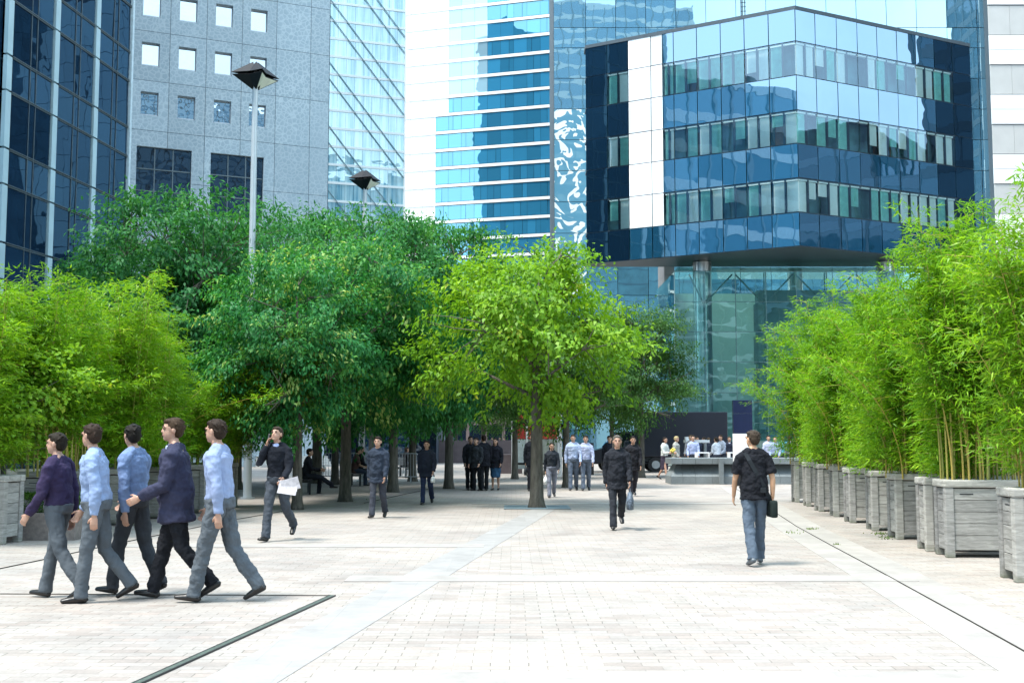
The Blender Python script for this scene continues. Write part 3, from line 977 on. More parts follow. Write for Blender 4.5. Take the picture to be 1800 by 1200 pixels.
# round columns, pavilion
pvY = 64.3
pv0 = at(1187, 600, pvY) - CO
fP = Face((pv0.x, pv0.y, 0), (1, 0, 0))
pvt = at(1240, 477, pvY).z
def colm(px, Y, r, nm='column'):
    c = at(px, 600, Y) - CO
    m = MB(); m.tube([(c.x, c.y, 0), (c.x, c.y, bot - 0.05)], r, 32)
    m.build(nm, M_STEEL, kB, smooth=False)
    m = MB()
    return c
colm(1236, 65.4, 0.53); colm(1560, 65.4, 0.53); colm(1400, 70, 0.46)
M_PAV = clear_glass('pavilion_glass', (0.58, 0.84, 0.80), (0.75, 0.95, 0.95), 0.15, 0.015, 0.4)
PW = 15.4
mod = 54 / F * pvY
vP = [at(1240, y, pvY).z for y in (477, 530, 583, 636, 690, 743)] + [0.9, 0.05]
mull = MB()
for c in range(int(PW / mod) + 1):
    u0, u1 = c * mod, min((c + 1) * mod, PW)
    for r in range(len(vP) - 1):
        m = MB()
        fP.quad(m, u0 + 0.012, u1 - 0.012, vP[r + 1] + 0.012, vP[r] - 0.012, 0, tilt=0.004, rng=frng)
        m.build('glass_pane', M_PAV, kB)
    fP.bar(mull, u0 - 0.02, u0 + 0.02, 0, pvt, -0.12, -0.02)
for v in vP[:-1]: fP.bar(mull, 0, PW, v - 0.02, v + 0.02, -0.11, -0.03)
# V braces and inner truss
for c in range(1, int(PW / mod), 2):
    for s in (-1, 1):
        mull.tube([fP(c * mod + (mod * 0.5 if c == 1 and s < 0 else mod) * s * 0.95, vP[0] - 0.1, -0.5), fP(c * mod, vP[1] - 0.1, -0.5)], 0.045, 6)
    mull.tube([fP(c * mod, vP[0], -0.5), fP(c * mod, 0, -0.5)], 0.035, 6)
mull.build('glazing_frame', plain('frame_teal_grey', (0.26, 0.36, 0.36), 0.4, 0.5), kB)
fS = Face((pv0.x, pv0.y, 0), (0, 1, 0), (-1, 0, 0))
m = MB()
for r in range(len(vP) - 1):
    for k in range(4): fS.quad(m, k * 2 + 0.012, k * 2 + 1.988, vP[r + 1] + 0.012, vP[r] - 0.012, 0)
m.build('side_glazing', M_PAV, kB)
m = MB()   # glass roof sloping up to the soffit
m.face([fP(0, pvt, 0), fP(PW, pvt, 0), fP(PW - 0.6, pvt + 0.68, -2.9), fP(0.6, pvt + 0.68, -2.9)])
m.face([fP(0, pvt, 0), fP(0.6, pvt + 0.68, -2.9), fP(0.6, pvt + 0.68, -7), fP(0, pvt, -8)])
m.face([fP(0.6, pvt + 0.68, -2.9), fP(PW - 0.6, pvt + 0.68, -2.9), fP(PW - 0.6, pvt + 0.68, -8), fP(0.6, pvt + 0.68, -8)])
m.build('glass_roof', M_PAV, kB)
m = MB()   # pale interior wall and floors of the pavilion
fP.bar(m, 0.4, PW, 0, pvt - 0.3, -8.0, -7.6)
m.build('rear_wall', plain('inner_wall', (0.70, 0.82, 0.80), 0.8, var=0.1, scale=0.5), kB)
m = MB()
fP.bar(m, 5.5, PW - 0.3, 0, pvt - 0.6, -4.4, -3.6)
m.build('inner_wall', plain('inner_core', (0.26, 0.38, 0.39), 0.7, var=0.2, scale=0.6), kB)
m = MB(); 
for k in range(5): fP.bar(m, 4.9 + k * 0.02, 5.4, 0.3 + k * 1.9, 1.9 + k * 1.9, -2.4, -1.2)
m.build('fabric_banner', plain('grey_banner', (0.36, 0.46, 0.46), 0.8), kB)
# stone pier left of the pavilion
pp = at(1169, 600, 69.5) - CO
m = MB()
for k in range(14): m.box(pp.x, pp.x + 0.62, pp.y, pp.y + 3, k * 0.9 + 0.006, k * 0.9 + 0.894, t=frng.random())
m.build('stone_pier', plain('pier_stone', (0.20, 0.20, 0.20), 0.8, var=0.15, scale=1.2), kB)

# ------------------------------------------------------------------ buildings beside and behind the viewpoint (seen in the glass)
def block(name, label, x0, x1, y0, y1, h, glass, band, floor=3.6, bayw=2.7, frame=None):
    e = empty(name, ((x0 + x1) / 2, (y0 + y1) / 2, 0), label=label, cat='building')
    cx, cy = e.location.x, e.location.y
    a, b, c, d = x0 - cx, x1 - cx, y0 - cy, y1 - cy
    m = MB(); m.box(a, b, c, d, 0, h); m.build('wall', glass, e)
    m = MB()
    k = 0
    while k * floor < h:
        z = k * floor
        m.box(a - 0.06, b + 0.06, c - 0.06, d + 0.06, z, z + 1.0); k += 1
    m.build('floor_band', band, e)
    m = MB()
    u = a
    while u < b:
        for yy in (c - 0.12, d + 0.02): m.box(u, u + 0.25, yy, yy + 0.1, 0, h)
        u += bayw
    u = c
    while u < d:
        for xx in (a - 0.12, b + 0.02): m.box(xx, xx + 0.1, u, u + 0.25, 0, h)
        u += bayw
    m.build('mullion', frame or M_MULL, e)
    return e
M_OFFG = coated_glass('office_glass', (0.02, 0.06, 0.10), (0.6, 0.8, 0.95), 0.25, 0.02, 0.4)
M_OFFL = coated_glass('pale_office_glass', (0.12, 0.30, 0.44), (0.6, 0.85, 1.0), 0.12, 0.02, 0.4)
block('street_office', 'long pale blue office row beside the square, left of the viewpoint', -46, -24.5, -6, 39.5, 37, M_OFFL, plain('pale_blue_band', (0.62, 0.80, 0.88), 0.5), frame=plain('pale_mullion', (0.20, 0.34, 0.44), 0.5))
block('tower_block', 'tall banded tower behind the viewpoint, mirrored in the flat glass building', -30, 42, -95, -72, 112, M_OFFG, plain('grey_band', (0.50, 0.57, 0.60), 0.6))
block('office_slab', 'blue glass office slab behind the viewpoint to the right', 44, 95, -90, -66, 68.2, M_OFFG, plain('deep_blue_band', (0.10, 0.22, 0.33), 0.5))
M_DKW = plain('dark_stone', (0.02, 0.03, 0.045), 0.6)
block('dark_tower', 'near black tower on the right of the square, mirrored in the cube', 62, 85, 52.6, 90, 75, M_DARKW, M_DKW, frame=M_DKW)
M_SLATE = plain('slate_band', (0.06, 0.11, 0.16), 0.6)
block('stepped_block', 'dark lower office block beside the black tower', 64, 85, 36, 46.8, 32, M_DARKW, M_SLATE, frame=M_DKW)
block('annex_block', 'low dark annex between the black tower and the office block', 64, 85, 47, 52.4, 26.5, M_DARKW, M_SLATE, frame=M_DKW)
#PART2
# ------------------------------------------------------------------ street lamps
def make_lamp():
    e = empty('street_lamp', (0, 0, 0), group='tall plaza lamps')
    H = 11.35
    m = MB(); m.tube([(0, 0, 0), (0, 0, 0.02), (0, 0, 0.9), (0, 0, H)], [0.13, 0.115, 0.11, 0.075], 16)
    m.tube([(0, 0, 0), (0, 0, 0.05)], 0.2, 16); m.tube([(0, 0, 2.4), (0, 0, 2.5)], 0.13, 16)
    m.build('pole', plain('pole_paint', (0.50, 0.54, 0.56), 0.4, 0.3, var=0.04), e, smooth=False)
    # four kite-shaped vanes folded round the lamp head
    blk = plain('lamp_black', (0.010, 0.013, 0.018), 0.6, spec=0.2)
    pale = plain('lamp_reflector', (0.62, 0.64, 0.58), 0.35)
    for k in range(4):
        a = R(90 * k + 28)
        Mz = Matrix.Rotation(a, 3, 'Z')
        T, B, E, E2, S1, S2 = [Mz @ Vector(v) for v in ((0.07, 0, H + 0.74), (0.07, 0, H - 0.06), (0.68, 0, H + 0.36), (0.66, 0, H + 0.30), (0.10, 0.30, H + 0.40), (0.10, -0.30, H + 0.40))]
        dn = Vector((0, 0, -0.10))
        m = MB()
        def plate(mm, q, th=0.014):
            n_ = (q[1] - q[0]).cross(q[2] - q[0]).normalized() * th
            mm.face(q); mm.face([p - n_ for p in reversed(q)])
            for a in range(3):
                b = (a + 1) % 3
                mm.face([q[b], q[a], q[a] - n_, q[b] - n_])
        plate(m, [T, E, S1]); plate(m, [T, S2, E])
        plate(m, [B, S1 + dn, E2]); plate(m, [B, E2, S2 + dn])
        v_ = m.build('vane', blk, e)
        m = MB()
        out_ = (E - T).normalized()
        if k in (0, 3):
            q = [B, S1 + dn, E2] if k == 3 else [B, E2, S2 + dn]
            c = (q[0] + q[1] + q[2]) / 3
            n_ = (q[1] - q[0]).cross(q[2] - q[0]).normalized()
            q = [c + (p - c) * 0.84 + n_ * 0.012 for p in q]
            plate(m, q, 0.008)
            m.build('reflector', pale, v_)
    m = MB(); m.tube([(0, 0, H), (0, 0, H + 0.5)], [0.07, 0.05], 12); m.build('lamp_core', M_STEEL, e)
    return e
lamp = make_lamp()
l1 = at(440, 600, 31.0)
lamp.location = (l1.x, l1.y, 0)
lamp['label'] = 'tall grey lamp post with black folded vanes before the pebbled building'; lamp['category'] = 'street lamp'
l2 = copy_tree(lamp)
p2 = at(638.5, 600, 43.8)
l2.location = (p2.x, p2.y, 0)
l2['label'] = 'farther lamp post with black folded vanes before the teal glass tower'

# ------------------------------------------------------------------ fast leaf meshes
def leaf_object(name, mat, V, Q, T, parent=None):
    me = bpy.data.meshes.new(name)
    nv, nq = len(V), len(Q)
    me.vertices.add(nv); me.vertices.foreach_set('co', np.ascontiguousarray(V, np.float32).ravel())
    me.loops.add(nq * 4); me.loops.foreach_set('vertex_index', np.ascontiguousarray(Q, np.int32).ravel())
    me.polygons.add(nq)
    me.polygons.foreach_set('loop_start', np.arange(0, nq * 4, 4, dtype=np.int32))
    a = me.attributes.new('tint', 'FLOAT', 'FACE')
    a.data.foreach_set('value', np.ascontiguousarray(T, np.float32))
    me.materials.append(mat)
    me.update(calc_edges=True)
    o = bpy.data.objects.new(name, me)
    COL.objects.link(o)
    if parent: o.parent = parent
    return o
def leaves(P, D, N, L, W, fold=0.18, wide=0.42):
    """one pointed, folded leaf per row: base P, direction D, normal hint N"""
    D = D / np.linalg.norm(D, axis=1, keepdims=True)
    S = np.cross(D, N); S /= np.linalg.norm(S, axis=1, keepdims=True) + 1e-9
    U = np.cross(S, D)
    L = L[:, None]; W = W[:, None]
    mid = P + D * L * wide
    v0 = P; v2 = P + D * L - U * L * 0.12
    v1 = mid + S * W / 2 + U * W * fold; v3 = mid - S * W / 2 + U * W * fold
    V = np.stack([v0, v1, v2, v3], 1).reshape(-1, 3)
    Q = np.arange(len(P) * 4).reshape(-1, 4)
    return V, Q

def unit(rng, n):
    v = rng.normal(size=(n, 3))
    return v / np.linalg.norm(v, axis=1, keepdims=True)

def make_tree(name, seed, R0, zb, zt, trunk_r, ntip, nleaf, leafL, leafW, lmat, lean=0.0, fork=2.3, droop=0.5, spray=0.30, tone=(0.5, 0.25)):
    """trunk with limbs, and a crown of leaf sprays set through an uneven volume"""
    rng = np.random.default_rng(seed)
    e = empty(name, (0, 0, 0))
    zc, Rz = (zb + zt) / 2, (zt - zb) / 2
    lobes = unit(rng, 16); amp = rng.uniform(-0.36, 0.30, 16)
    def radius(d):
        k = np.exp(-(1 - d @ lobes.T) * 7.0)
        return 1 + (k * amp).sum(1)
    tips = []
    while len(tips) < ntip:
        d = unit(rng, ntip)
        u = rng.random(ntip) ** 0.34
        p = d * (radius(d) * u)[:, None]
        z = p[:, 2]
        p[:, 0] *= R0 * (1 + 0.12 * np.clip(-z, 0, 1)); p[:, 1] *= R0 * (1 + 0.12 * np.clip(-z, 0, 1)); p[:, 2] = zc + z * Rz
        p = p[p[:, 2] > zb - 0.15]
        tips += list(p)
    tips = np.array(tips[:ntip])
    ncl = max(12, ntip // 9)
    cl = tips[:ncl]
    own = rng.integers(0, ncl, ntip)
    pull = (rng.random(ntip) < 0.72)[:, None]
    tips = np.where(pull, cl[own] + rng.normal(size=tips.shape) * np.array([0.34, 0.34, 0.17]), tips)
    # limbs
    m = MB()
    top = Vector((lean * 0.5 + rng.normal() * 0.1, rng.normal() * 0.1, zb + (zt - zb) * 0.72))
    tp_ = [Vector((0, 0, -0.03)), Vector((0, 0, 0.06)), Vector((0, 0, 0.25)), Vector((lean * 0.06 + 0.01, 0.01, 1.2)), Vector((lean * 0.15, 0.02, fork)), Vector((lean * 0.3, -0.03, (fork + top.z) / 2)), top]
    tr = [trunk_r * 1.55, trunk_r * 1.35, trunk_r * 1.1, trunk_r * 0.95, trunk_r * 0.85, trunk_r * 0.5, trunk_r * 0.15]
    m.tube(tp_, tr, 12)
    nodes = [(tp_[5], 0.03), (top, 0.02)]
    nl = 11
    for k in range(nl):
        f = k / (nl - 1)
        h = fork - 0.1 + f * (top.z - fork) * 0.8
        a = k * 2.4 + rng.normal() * 0.3
        ln = R0 * (0.85 - 0.35 * f)
        up = 0.35 + 0.75 * f
        b0 = Vector((lean * 0.2 * f, 0, h))
        dirv = Vector((math.cos(a), math.sin(a), up)).normalized()
        p1 = b0 + dirv * ln * 0.45 + Vector(rng.normal(size=3) * 0.06)
        p2 = p1 + (dirv + Vector((0, 0, -0.15 + 0.1 * f)) + Vector(rng.normal(size=3) * 0.15)).normalized() * ln * 0.5
        r0 = trunk_r * (0.42 - 0.15 * f)
        m.tube([b0, p1, p2], [r0, r0 * 0.65, r0 * 0.25], 7)
        nodes += [(p1, r0 * 0.5), (p2, r0 * 0.25), ((p1 + p2) / 2, r0 * 0.4)]
        for j in range(3):
            q0 = p1.lerp(p2, rng.uniform(0.1, 0.9))
            q1 = q0 + (dirv + Vector(rng.normal(size=3) * 0.7)).normalized() * ln * 0.4
            m.tube([q0, q1], [r0 * 0.35, r0 * 0.12], 5)
            nodes += [(q1, r0 * 0.15), ((q0 + q1) / 2, r0 * 0.2)]
    nd = np.array([list(q[0]) for q in nodes])
    for k in range(0, ntip, 3):
        t = tips[k]
        j = np.argmin(((nd - t) ** 2).sum(1))
        m.tube([nd[j], (nd[j] + t) / 2 + rng.normal(size=3) * 0.06, t], [0.016, 0.011, 0.005], 4, caps=False)
    m.build('trunk', M_BARK, e, smooth=True)
    # leaf sprays
    cen = np.array([0, 0, zc - Rz * 0.25])
    out = tips - cen; out /= np.linalg.norm(out, axis=1, keepdims=True)
    tw = out * 0.75 + rng.normal(size=tips.shape) * 0.35 + np.array([0, 0, -0.15]); tw /= np.linalg.norm(tw, axis=1, keepdims=True)
    idx = np.repeat(np.arange(ntip), nleaf)
    s_ = rng.random(len(idx)) * 2 - 1
    P = tips[idx] + tw[idx] * (s_ * spray * 1.25)[:, None] + rng.normal(size=(len(idx), 3)) * np.array([spray, spray, spray * 0.55]) * 0.5
    P[:, 2] -= (s_ * 0.5 + 0.5) ** 2 * spray * 0.45
    D = tw[idx] * 0.55 + rng.normal(size=P.shape) * 0.48 + np.array([0, 0, -droop])
    N = out[idx] * 0.6 + rng.normal(size=P.shape) * 0.35 + np.array([0, 0, 0.8])
    L = leafL * rng.uniform(0.65, 1.2, len(idx)); W = leafW * rng.uniform(0.7, 1.15, len(idx))
    V, Q = leaves(P, D, N, L, W)
    tt = np.clip(rng.normal(tone[0], tone[1], ntip)[idx] * 0.6 + rng.normal(tone[0], tone[1], len(idx)) * 0.4, 0, 1)
    leaf_object('crown', lmat, V, Q, tt, e)
    return e

GL = leaf_mat('lime_leaf', [(0.0, (0.08, 0.22, 0.014)), (0.5, (0.17, 0.36, 0.022)), (0.85, (0.30, 0.48, 0.03)), (1.0, (0.46, 0.46, 0.06))], 0.42, 0.5, 0.3)
GD = leaf_mat('deep_green_leaf', [(0.0, (0.02, 0.125, 0.042)), (0.55, (0.05, 0.22, 0.062)), (1.0, (0.12, 0.33, 0.065))], 0.36, 0.5, 0.2)
GV = leaf_mat('mixed_green_leaf', [(0.0, (0.016, 0.12, 0.036)), (0.55, (0.04, 0.215, 0.058)), (0.84, (0.13, 0.36, 0.07)), (1.0, (0.46, 0.58, 0.19))], 0.36, 0.5, 0.18)
GM = leaf_mat('mid_green_leaf', [(0.0, (0.03, 0.10, 0.026)), (0.6, (0.065, 0.17, 0.034)), (1.0, (0.13, 0.24, 0.04))], 0.36, 0.5, 0.3)

t_lime = make_tree('plane_tree', 3, 2.65, 1.95, 6.75, 0.15, 520, 38, 0.15, 0.08, GL, fork=2.45, tone=(0.5, 0.22))
t_var = make_tree('nettle_tree', 8, 2.85, 1.7, 7.1, 0.14, 760, 52, 0.15, 0.072, GV, fork=2.3, droop=0.75, tone=(0.52, 0.31))
t_deep = make_tree('nettle_tree', 21, 2.75, 1.8, 7.7, 0.15, 880, 46, 0.16, 0.072, GD, fork=2.4, droop=0.7, tone=(0.45, 0.25))
t_mid = make_tree('nettle_tree', 34, 2.4, 1.95, 7.2, 0.13, 520, 44, 0.14, 0.062, GM, fork=2.4, droop=0.6, tone=(0.5, 0.25))
USED = set()
def put_tree(src, px, Y, label, rz=0.0, sc=1.0, szz=None, group='trees of the plaza grove'):
    o = src if src.name not in USED else copy_tree(src)
    USED.add(src.name); USED.add(o.name)
    g = at(px, 600, Y)
    o.location = (g.x, g.y, 0)
    o.rotation_euler = (0, 0, rz)
    o.scale = (sc, sc, szz or sc)
    tag(o, label, 'tree', group)
    return o
put_tree(t_lime, 943, 27.1, 'bright lime green tree standing alone in the middle of the square', 0.5)
put_tree(t_var, 610, 29.6, 'large dark green tree with pale yellow sprays, left of the lime tree', 0.2, 1.02)
put_tree(t_var, 527, 26.3, 'dark green tree whose trunk stands just right of the man on the phone', 2.2, 0.80, 0.88)
put_tree(t_deep, 693, 35, 'dark green tree with thick trunk beside the steel crowd barrier', 1.0, 1.0, 1.1)
put_tree(t_deep, 727, 44, 'dark tree with a thick trunk right of the reading woman', 2.5, 1.0, 1.05)
put_tree(t_deep, 790, 37.5, 'tall dark green tree showing above the lime tree on its left', 0.1, 0.92, 1.13)
put_tree(t_deep, 300, 33, 'tall dark tree behind the left bamboo, left of the first lamp', 3.6, 1.15, 1.13)
put_tree(t_deep, 420, 37, 'dark tree crown rising right behind the nearer lamp post', 4.4, 1.1, 1.12)
put_tree(t_deep, 235, 39, 'dark tree before the glass tower, leftmost of the grove', 5.2, 1.1, 1.08)
put_tree(t_deep, 560, 42, 'dark tree top below the far lamp, in the back of the grove', 0.9, 1.2, 1.28)
put_tree(t_mid, 592, 41, 'slim tree trunk standing beside the seated couple and the barrier', 1.7, 1.0)
put_tree(t_mid, 905, 46.5, 'green tree right behind the lime tree, beside the red and white kiosk', 0.4, 0.95, 0.95)
put_tree(t_mid, 960, 52, 'tree behind the kiosk with its trunk hidden by the dark suited man', 4.1, 0.95, 0.9)
put_tree(t_mid, 995, 38.3, 'tree with its trunk left of the black framed notice stand', 2.9, 0.98, 0.86)
put_tree(t_mid, 1125, 48.3, 'slender green tree by the dark truck, rightmost of the grove', 5.5, 1.08, 1.04)
put_tree(t_mid, 1075, 56, 'green tree behind the truck cab, left of the glazed pavilion', 1.2, 1.0, 0.95)
for k, (px, Y) in enumerate(((779, 92), (792, 90), (803, 88))):
    put_tree(t_mid, px, Y, ('thin far trunk leftmost of three beyond the bright gap', 'thin far trunk in the middle of three beyond the bright gap', 'thin far trunk rightmost of three beyond the bright gap')[k], k * 2.0, 0.85, 1.0)
put_tree(t_mid, 850, 64, 'green tree in the far row behind the dark clad group', 0.7, 1.05, 0.95)
put_tree(t_mid, 655, 56, 'green tree in the far row behind the crowd barrier', 3.3, 1.1, 1.0)

# tree grate round the lime tree
g = at(943, 600, 27.1)
gr = MB()
for k in range(18):
    yy = -0.72 + k * 0.083
    if abs(yy) < 0.26:
        gr.box(-0.72, -0.26, yy - 0.03, yy + 0.03, 0.004, 0.012)
        gr.box(0.26, 0.72, yy - 0.03, yy + 0.03, 0.004, 0.012)
    else:
        gr.box(-0.72, 0.72, yy - 0.03, yy + 0.03, 0.004, 0.012)
for x0, x1 in ((-0.77, -0.72), (0.72, 0.77), (-0.255, -0.22), (0.22, 0.255)): gr.box(x0, x1, -0.76, 0.75, 0.003, 0.014)
tag(gr.build('tree_grate', plain('grate_blue_grey', (0.15, 0.21, 0.24), 0.6, 0.2), loc=(g.x, g.y, 0.006)), 'square blue grey iron grate around the lime tree trunk', 'tree grate')

# ------------------------------------------------------------------ wooden planters
def make_planter(W, D, H=1.05):
    e = empty('wooden_planter', (0, 0, 0))
    rr = np.random.default_rng(int(W * 100))
    pw = 0.115
    for sx in (0, 1):
        for sy in (0, 1):
            m = MB()
            x0 = sx * (W - pw); y0 = sy * (D - pw)
            m.bevbox(x0, x0 + pw, y0, y0 + pw, 0, H - 0.105, 0.012, t=rr.random())
            m.build('post', M_WOOD, e)
    def panel(x0, x1, y0, y1, along):
        m = MB()
        n = 5
        z0, z1 = 0.10, H - 0.115
        hs = np.array([1.25, 1, 1, 1, 1.0]); hs = hs / hs.sum() * (z1 - z0)
        z = z0
        for k in range(n):
            m.bevbox(x0, x1, y0, y1, z + 0.003, z + hs[k] - 0.003, 0.006, t=rr.random())
            z += hs[k]
        p = m.build('panel', M_WOOD, e)
        return p
    i = 0.022
    f = panel(pw + 0.001, W - pw - 0.001, i, i + 0.03, 'x')
    panel(pw + 0.001, W - pw - 0.001, D - i - 0.03, D - i, 'x')
    l_ = panel(i, i + 0.03, pw + 0.001, D - pw - 0.001, 'y')
    panel(W - i - 0.03, W - i, pw + 0.001, D - pw - 0.001, 'y')
    m = MB(); zz = H - 0.20
    m.box(pw + W * 0.07, pw + W * 0.22, i - 0.004, i + 0.004, zz, zz + 0.014)
    m.build('slot', M_BLACK, f)
    m = MB(); m.box(i - 0.004, i + 0.004, D * 0.35, D * 0.62, zz, zz + 0.012)
    m.build('slot', M_BLACK, l_)
    m = MB()
    rw = 0.125
    for (x0, x1, y0, y1) in ((-0.012, W + 0.012, -0.012, rw), (-0.012, W + 0.012, D - rw, D + 0.012), (-0.012, rw, rw + 0.002, D - rw - 0.002), (W - rw, W + 0.012, rw + 0.002, D - rw - 0.002)):
        m.bevbox(x0, x1, y0, y1, H - 0.103, H, 0.022, t=0.65 + 0.3 * rr.random())
    m.build('rim', M_WOOD, e)
    m = MB(); m.box(0.06, W - 0.06, 0.06, D - 0.06, 0.14, H - 0.07); m.build('soil', M_SOIL, e)
    return e

# ------------------------------------------------------------------ bamboo
BAM = [(0.0, (0.05, 0.165, 0.012)), (0.45, (0.15, 0.345, 0.016)), (0.8, (0.32, 0.52, 0.025)), (0.95, (0.48, 0.58, 0.06)), (1.0, (0.50, 0.42, 0.14))]
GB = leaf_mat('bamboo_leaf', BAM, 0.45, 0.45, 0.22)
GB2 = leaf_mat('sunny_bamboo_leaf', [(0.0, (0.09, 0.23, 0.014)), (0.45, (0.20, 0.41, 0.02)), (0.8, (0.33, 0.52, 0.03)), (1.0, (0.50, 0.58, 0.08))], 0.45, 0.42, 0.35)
def make_bamboo(seed, ncul, W, D, H, spread, lmat, per=15, leafL=0.13, leafW=0.022, low=0.25, lean=(0, 0)):
    rng = np.random.default_rng(seed)
    e = empty('bamboo', (0, 0, 0))
    m = MB()
    tips, dirs = [], []
    for c in range(ncul):
        x0, y0 = rng.uniform(-W / 2, W / 2), rng.uniform(-D / 2, D / 2)
        h = H * (rng.uniform(0.55, 0.92) if c % 5 else rng.uniform(0.98, 1.10))
        a = rng.uniform(0, 2 * math.pi)
        r = abs(rng.normal()) * spread
        ex, ey = math.cos(a) * r + x0 * 0.5 + lean[0], math.sin(a) * r * 0.7 + y0 * 0.5 + lean[1]
        pts = []
        n = 12
        for k in range(n + 1):
            f = k / n
            b = f ** 2.1
            pts.append(Vector((x0 + ex * b, y0 + ey * b, h * (f - 0.10 * f ** 4 * min(2, r)))))
        rad = [0.013 * (1 - 0.85 * k / n) * (0.8 + 0.4 * (h / H)) for k in range(n + 1)]
        m.tube(pts, rad, 6, t=rng.random(), caps=False)
        nn = int(h * (1 - low) / 0.135)
        for k in range(nn):
            f = low + (1 - low) * (k + rng.random()) / nn
            i = min(n - 1, int(f * n)); p = pts[i].lerp(pts[i + 1], f * n - i)
            for b in range(3):
                aa = rng.uniform(0, 2 * math.pi)
                ln = rng.uniform(0.22, 0.62) * (1.05 - 0.45 * f)
                d = Vector((math.cos(aa), math.sin(aa), rng.uniform(-0.05, 0.75))).normalized()
                q = p + d * ln
                q.z -= 0.12 * ln
                if rng.random() < 0.35: m.tube([p, q], [0.004, 0.002], 3, t=rng.random(), caps=False)
                tips.append(q * 0.5 + p * 0.5 if rng.random() < 0.4 else q); dirs.append(d)
    m.build('cane', M_CANE, e, smooth=True)
    T = np.array([list(t) for t in tips]); Dv = np.array([list(d) for d in dirs])
    n = len(T)
    idx = np.repeat(np.arange(n), per)
    P = T[idx] + Dv[idx] * rng.uniform(-0.16, 0.10, len(idx))[:, None] + rng.normal(size=(len(idx), 3)) * 0.045
    Dd = Dv[idx] * 0.8 + rng.normal(size=P.shape) * 0.55 + np.array([0, 0, -0.35])
    N = rng.normal(size=P.shape) * 0.45 + np.array([0, 0, 1.0])
    L = leafL * rng.uniform(0.6, 1.25, len(idx)); Wd = leafW * rng.uniform(0.75, 1.25, len(idx))
    V, Q = leaves(P, Dd, N, L, Wd, 0.15, 0.33)
    zf = np.clip(P[:, 2] / H, 0, 1)
    tt = np.clip(rng.normal(0.42, 0.2, n)[idx] * 0.55 + rng.normal(0.45, 0.22, len(idx)) * 0.45, 0, 1)
    leaf_object('foliage', lmat, V, Q, tt, e)
    return e

PL = make_planter(1.2, 0.56)
yawR = -math.atan(0.0875)
corners = [(1787, 1024), (1665, 980), (1629, 969), (1577, 948), (1534, 933), (1495, 919), (1466, 908), (1440, 899), (1418, 890), (1398, 883)]
ORD = ['nearest', 'second', 'third', 'fourth', 'fifth', 'sixth', 'seventh', 'eighth', 'ninth', 'farthest']
BV = [make_bamboo(41, 27, 1.15, 0.55, 4.0, 0.6, GB, low=0.06, lean=(-0.2, 0)), make_bamboo(52, 26, 1.15, 0.55, 3.8, 0.75, GB, low=0.06, lean=(-0.3, 0)), make_bamboo(63, 26, 1.15, 0.55, 3.9, 0.9, GB, low=0.05, lean=(-0.2, 0))]
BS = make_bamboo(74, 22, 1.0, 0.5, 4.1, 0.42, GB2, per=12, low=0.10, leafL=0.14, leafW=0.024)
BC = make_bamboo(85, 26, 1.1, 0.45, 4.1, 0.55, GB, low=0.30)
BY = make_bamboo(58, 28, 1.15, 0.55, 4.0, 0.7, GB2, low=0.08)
BL = make_bamboo(96, 30, 1.15, 0.5, 3.7, 0.7, GB, low=0.12, lean=(2.3, -0.4))
first = {}
def put_bamboo(src, x, y, z, rz, sc, label, group):
    o = src if src.name not in USED else copy_tree(src)
    USED.add(src.name); USED.add(o.name)
    o.location = (x, y, z); o.rotation_euler = (0, 0, rz); o.scale = (sc[0], sc[0], sc[1])
    return tag(o, label, 'bamboo', group)
for k, (px, py) in enumerate(corners):
    g = G(px, py)
    o = PL if k == 0 else copy_tree(PL)
    o.location = (g.x, g.y, 0); o.rotation_euler = (0, 0, yawR + (0.0, 0.01, -0.02, 0.03, -0.015, 0.02, -0.03, 0.02, -0.01, 0.02)[k])
    tag(o, '%s grey wooden planter box of the right hand row' % ORD[k] if k else 'nearest grey wooden planter box, cut by the right edge', 'planter', 'wooden planters of the right hand row')
    cx, cy = g.x + 0.62, g.y + 0.22
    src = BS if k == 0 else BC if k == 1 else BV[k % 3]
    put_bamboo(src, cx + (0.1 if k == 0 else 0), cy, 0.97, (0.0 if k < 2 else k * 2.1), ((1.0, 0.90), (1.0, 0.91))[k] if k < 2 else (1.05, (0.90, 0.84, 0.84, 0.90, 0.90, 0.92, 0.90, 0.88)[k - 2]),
               ('tall sunlit yellow green bamboo in the nearest right hand planter' if k == 0 else 'bamboo showing bare yellow canes in the second right hand planter' if k == 1 else 'leafy green bamboo in the %s planter of the right row' % ORD[k]), 'bamboo clumps of the right hand row')
# a few more clumps fill the back of the right hand bed
for k, (px, Y) in enumerate(((1752, 17.6), (1712, 20.2), (1650, 23.0), (1600, 26.0), (1545, 29.0))):
    g = at(px, 600, Y)
    o = copy_tree(PL); o.location = (g.x - 0.4, g.y, 0); o.rotation_euler = (0, 0, yawR)
    nm = ['nearest', 'second', 'third', 'fourth', 'farthest'][k]
    tag(o, 'wooden planter hidden in the back row on the right, %s of five' % nm, 'planter', 'planters of the right hand back row')
    put_bamboo(BV[k % 3], g.x + 0.2, g.y + 0.25, 0.97, k * 1.7, (1.12, (0.98, 0.97, 0.87, 0.82, 0.86)[k]), 'taller bamboo in the right hand back row, %s of five' % nm, 'bamboo clumps of the right hand back row')

